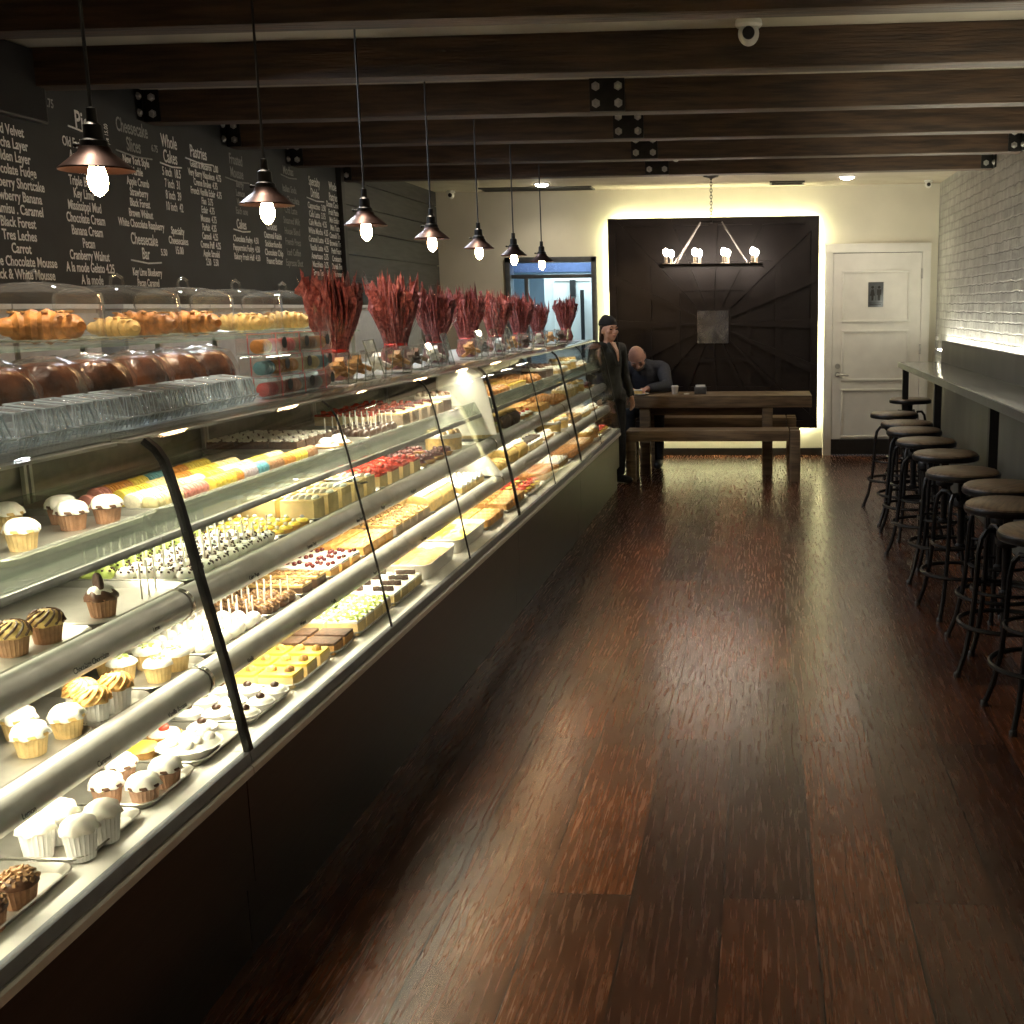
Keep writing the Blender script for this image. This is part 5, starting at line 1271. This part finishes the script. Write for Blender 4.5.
# the woman standing at the far end of the case
wo = thing('person', 'person standing at the end of the display case in black beanie and dark jacket', 'person', (-1.325, 9.84, 0), R(50))
wo.scale = (.905, .905, .905)
I3 = Matrix.Identity(3)
hr = Matrix.Rotation(R(-8), 3, 'Z')
g = G(); at = head(g, (0, -.015, 1.505), hr, .98)
g.cap((0, .01, 1.33), (0, -.008, 1.44), .052, .048); g.cap((0, .0, .92), (0, .0, 1.05), .115, .098); g.cap((0, 0, 1.08), (0, .0, 1.24), .10, .115); g.cap((-.13, .01, 1.325), (.13, .01, 1.325), .058, .058); g.cap((-.06, 0, .90), (.06, 0, .90), .10, .10)
legs = [((-.085, 0, .86), (-.088, -.01, .46), (-.088, .02, .09)), ((.085, 0, .86), (.092, -.03, .46), (.10, -.02, .09))]
for h_, k_, a_ in legs:
    g.cap(h_, k_, .085, .055); g.cap(k_, a_, .054, .036); g.cap(Vector(a_) + Vector((0, .02, -.05)), Vector(a_) + Vector((0, -.12, -.06)), .033, .028)
arms = [((-.165, .01, 1.32), (-.215, .03, 1.06), (-.20, -.07, .85)), ((.165, .01, 1.32), (.22, .02, 1.06), (.205, -.09, .86))]
for i, (s_, e_, w_) in enumerate(arms):
    g.cap(s_, e_, .046, .037); g.cap(e_, w_, .036, .026)
    hand(g, w_, (0, -.25, -1), (-1 if i == 0 else 1, 0, 0), 1 if i == 0 else -1, .35, .95)
fuse('body', g, M['skin'], wo, .0055)
g = G()
g.cap((0, 0, .90), (0, 0, 1.06), .135, .118); g.cap((0, 0, 1.08), (0, 0, 1.24), .118, .130); g.cap((-.135, .012, 1.318), (.135, .012, 1.318), .068, .068); g.cap((-.07, 0, .86), (.07, 0, .86), .118, .118)
for s_, e_, w_ in arms: g.cap(s_, e_, .062, .050); g.cap(e_, Vector(w_) + (Vector(e_) - Vector(w_)) * .1, .050, .042)
g.cap((-.05, .05, 1.36), (.05, .05, 1.36), .04, .04)
fuse('jacket', g, M['jacket'], wo, .008)
lg = G()
for k in range(2):
    x = -.035 if k else .035; lg.cap((x * 1.6, -.07, 1.37), (x * .25, -.137, 1.17), .020, .016)
fuse('lapels', lg, M['jacket'], wo, .006)
sk = G(); lv_ = [(.030, -.066, 1.385), (.015, -.129, 1.305), (.008, -.141, 1.25), (.002, -.143, 1.205)]
sv = [(s * w, y + d, z) for d in (0, .02) for w, y, z in lv_ for s in (-1, 1)]
sk.add(sv, [(2 * i + o, 2 * i + 1 + o, 2 * i + 3 + o, 2 * i + 2 + o) for o in (0, 8) for i in range(3)] + [(2 * i + k, 2 * i + 2 + k, 2 * i + 10 + k, 2 * i + 8 + k) for k in (0, 1) for i in range(3)] + [(0, 1, 9, 8), (6, 7, 15, 14)])
obj('shirt_front', sk, M['skin'], wo, smooth=0)
tg_ = G()
for h_, k_, a_ in legs: tg_.cap(h_, k_, .098, .066); tg_.cap(k_, Vector(a_) + Vector((0, 0, .02)), .066, .050)
tg_.cap((-.06, 0, .88), (.06, 0, .88), .112, .112)
fuse('trousers', tg_, M['trousers'], wo, .008)
for h_, k_, a_ in legs:
    s_ = G().cap(Vector(a_) + Vector((0, .03, -.042)), Vector(a_) + Vector((0, -.13, -.052)), .044, .037); fuse('shoe', s_, M['shoe'], wo, .006)
g = G(); g.ell(at((0, .020, .062)), .085, .100, .074, 20, 12, hr); g.ell(at((0, .022, .055)), .089, .104, .024, 22, 8, hr); g.ell(at((0, .05, .10)), .05, .06, .045, 14, 8, hr)
fuse('beanie', g, M['knit'], wo, .006, 3)
g = G()
for x in (-1, 1): g.cap(at((x * .072, .02, .03)), at((x * .070, .045, -.10)), .022, .020)
g.cap(at((0, .075, .0)), at((0, .07, -.11)), .055, .05)
fuse('hair', g, M['hair'], wo, .006)
for x in (-1, 1):
    obj('eye', G().ell(at((x * .029, -.0735, .004)), .0125, .008, .0075, 12, 8, hr), M['eye'], wo)
    obj('eyebrow', G().tube([at((x * .014, -.089, .026)), at((x * .03, -.090, .031)), at((x * .046, -.080, .026))], [.003, .004, .002], 6), M['hair'], wo)
obj('mouth', G().tube([at((-.022, -.090, -.058)), at((-.008, -.0965, -.0575)), (at((.008, -.0965, -.0575))), at((.022, -.090, -.058))], [.002, .0055, .0055, .002], 8), M['lip'], wo)

# the man bent over his plate on the far bench
ma = thing('person', 'balding person in slate blue sweater seated behind the table, bent over a plate', 'person', (-1.13, 11.20, 0))
hr = Matrix.Rotation(R(-8), 3, 'Y') @ Matrix.Rotation(R(46), 3, 'X')
g = G(); at = head(g, (-.055, -.36, 1.075), hr, 1.02, False)
g.cap((-.02, -.20, .98), (-.05, -.33, 1.05), .062, .058); g.cap((0, .03, .575), (0, -.06, .74), .135, .135); g.cap((0, -.06, .76), (0, -.13, .90), .135, .14); g.cap((-.16, -.16, .955), (.16, -.16, .955), .07, .07); g.cap((-.09, .03, .565), (.09, .03, .565), .10, .10)
legs = [((-.10, .0, .545), (-.14, -.36, .525), (-.14, -.33, .09)), ((.10, .0, .545), (.14, -.36, .525), (.14, -.33, .09))]
for h_, k_, a_ in legs: g.cap(h_, k_, .075, .058); g.cap(k_, a_, .056, .040); g.cap(Vector(a_) + Vector((0, .02, -.05)), Vector(a_) + Vector((0, -.14, -.06)), .036, .030)
arms = [((-.18, -.16, .95), (-.25, -.37, .805), (-.115, -.60, .79)), ((.18, -.16, .95), (.235, -.37, .805), (.065, -.60, .79))]
for i, (s_, e_, w_) in enumerate(arms):
    g.cap(s_, e_, .055, .045); g.cap(e_, w_, .044, .030)
    hand(g, w_, (.35 if i == 0 else -.35, -1, .02), (0, 0, 1), -1 if i == 0 else 1, .45, 1.05)
fuse('body', g, M['skinb'], ma, .0055)
g = G()
g.cap((0, .03, .60), (0, -.06, .74), .150, .150); g.cap((0, -.06, .76), (0, -.13, .90), .150, .155); g.cap((-.15, -.155, .955), (.15, -.155, .955), .083, .083); g.cap((-.02, -.19, .985), (-.03, -.25, 1.015), .075, .070)
for s_, e_, w_ in arms: g.cap(s_, e_, .072, .058); g.cap(e_, Vector(w_) + (Vector(e_) - Vector(w_)) * .12, .056, .043)
fuse('sweater', g, M['bluegrey'], ma, .008)
g = G()
for h_, k_, a_ in legs: g.cap(h_, k_, .086, .068); g.cap(k_, Vector(a_) + Vector((0, 0, .02)), .066, .052)
g.cap((-.09, .03, .57), (.09, .03, .57), .108, .108)
fuse('trousers', g, M['trousers'], ma, .008)
for h_, k_, a_ in legs: fuse('shoe', G().cap(Vector(a_) + Vector((0, .03, -.040)), Vector(a_) + Vector((0, -.15, -.050)), .046, .039), M['shoe'], ma, .006)
g = G()
for x in (-1, 1): g.cap(at((x * .070, .03, .02)), at((x * .066, .055, -.03)), .016, .018)
g.cap(at((-.045, .088, -.01)), at((.045, .088, -.01)), .022, .022); fuse('hair', g, M['greyhair'], ma, .005)
g = G(); g.ell(at((0, -.062, -.080)), .044, .032, .030, 14, 9, hr); g.ell(at((0, -.092, -.043)), .026, .010, .007, 12, 6, hr)
for x in (-1, 1): g.cap(at((x * .058, -.02, -.04)), at((x * .034, -.062, -.082)), .014, .016)
fuse('beard', g, M['greyhair'], ma, .005)
for x in (-1, 1):
    obj('eye', G().ell(at((x * .029, -.0745, .004)), .012, .008, .006, 12, 8, hr), M['eye'], ma)
    obj('eyebrow', G().tube([at((x * .014, -.092, .025)), at((x * .03, -.093, .030)), at((x * .046, -.083, .025))], [.004, .005, .003], 6), M['greyhair'], ma)

# lettering becomes plain mesh
dg = bpy.context.evaluated_depsgraph_get()
for o in TEXTS:
    me = bpy.data.meshes.new_from_object(o.evaluated_get(dg)); nm = o.name.split('.')[0]
    n = bpy.data.objects.new(nm, me); COL.objects.link(n); n.parent = o.parent; n.location = o.location; n.rotation_euler = o.rotation_euler; n.scale = o.scale
for o in TEXTS: bpy.data.objects.remove(o)

# ------------------------------------------------------------------ light
def area(name, loc, sx, sy, e, col, rot=(0, 0, 0), spread=180):
    l = bpy.data.lights.new(name, 'AREA'); l.shape = 'RECTANGLE'; l.size = sx; l.size_y = sy; l.energy = e; l.color = col; l.spread = R(spread)
    o = bpy.data.objects.new(name, l); COL.objects.link(o); o.location = loc; o.rotation_euler = rot; return o
WH = (1, .92, .68)
for y0, y1, k in ((.45, 2.42, 1.0), (2.42, 5.46, 1.0), (5.46, 7.44, .55), (7.44, 9.55, .42)):
    L = y1 - y0 - .06; y = (y0 + y1) / 2
    area('case_top_lamp', (-1.455, y, 1.256), .03, L, 2.7 * L * k, WH, (0, R(-8), 0), 140)
    area('shelf_lamp', (-1.55, y, 1.050), .03, L, 2.4 * L * k, WH, (0, R(-12), 0), 130)
    area('shelf_lamp', (-1.40, y, .866), .03, L, 2.4 * L * k, WH, (0, R(-8), 0), 135)
    area('shelf_lamp', (-1.36, y, .686), .03, L, 2.4 * L * k, WH, (0, R(6), 0), 150)
for x, y in ((-2.14, 11.2), (.81, 11.0)): area('downlight_lamp', (x, y, 2.70), .10, .10, 2.2, (1, .88, .70), spread=140)
for y in (4.7, 5.7, 6.7, 7.67, 8.65): area('wash_lamp', (-2.6, y, 2.735), .10, .10, 10.0, (.82, .90, 1), (0, R(-28), 0), 120)
for y in (1.85, 2.85, 3.78, 4.77, 5.77, 6.75): area('added_top_fill', (-1.85, y, 2.735), .08, .08, 2.6, (1, .86, .68), spread=60)  # added fill with no fixture, brightens the goods on the case top
area('passage_lamp', (-2.1, 12.4, 2.45), .8, .8, 26, (.62, .86, 1))
area('shopfront_window', (-.05, -3.1, 1.4), 1.9, 1.9, 13, (.95, .90, .90), (R(90), 0, R(180)))
w = bpy.data.worlds.new('dusk'); scene.world = w; w.use_nodes = True
w.node_tree.nodes['Background'].inputs[0].default_value = (.62, .58, .54, 1); w.node_tree.nodes['Background'].inputs[1].default_value = .05

# ------------------------------------------------------------------ camera
cd = bpy.data.cameras.new('camera'); cam = bpy.data.objects.new('camera', cd); COL.objects.link(cam)
yaw, pit, rol = R(4.0924), R(10.4788), R(-.6066)
F = Vector((-math.sin(yaw) * math.cos(pit), math.cos(yaw) * math.cos(pit), -math.sin(pit))); r0 = Vector((math.cos(yaw), math.sin(yaw), 0)); u0 = r0.cross(F)
rr_ = r0 * math.cos(rol) + u0 * math.sin(rol); uu = u0 * math.cos(rol) - r0 * math.sin(rol)
cam.matrix_world = Matrix(((rr_.x, uu.x, -F.x, 0), (rr_.y, uu.y, -F.y, 0), (rr_.z, uu.z, -F.z, 1.55), (0, 0, 0, 1)))
cd.sensor_width = 36; cd.lens = 36 * 1118.77 / 1024; cd.shift_x = (512 - 680.94) / 1024; cd.shift_y = 1.98 / 1024; cd.clip_start = .05; cd.clip_end = 60
scene.camera = cam
scene.view_settings.view_transform = 'Standard'; scene.view_settings.look = 'None'; scene.view_settings.gamma = 1; scene.view_settings.use_curve_mapping = False
scene.view_settings.exposure = 1.0
scene.cycles.max_bounces = 10; scene.cycles.transparent_max_bounces = 24; scene.cycles.sample_clamp_indirect = 6
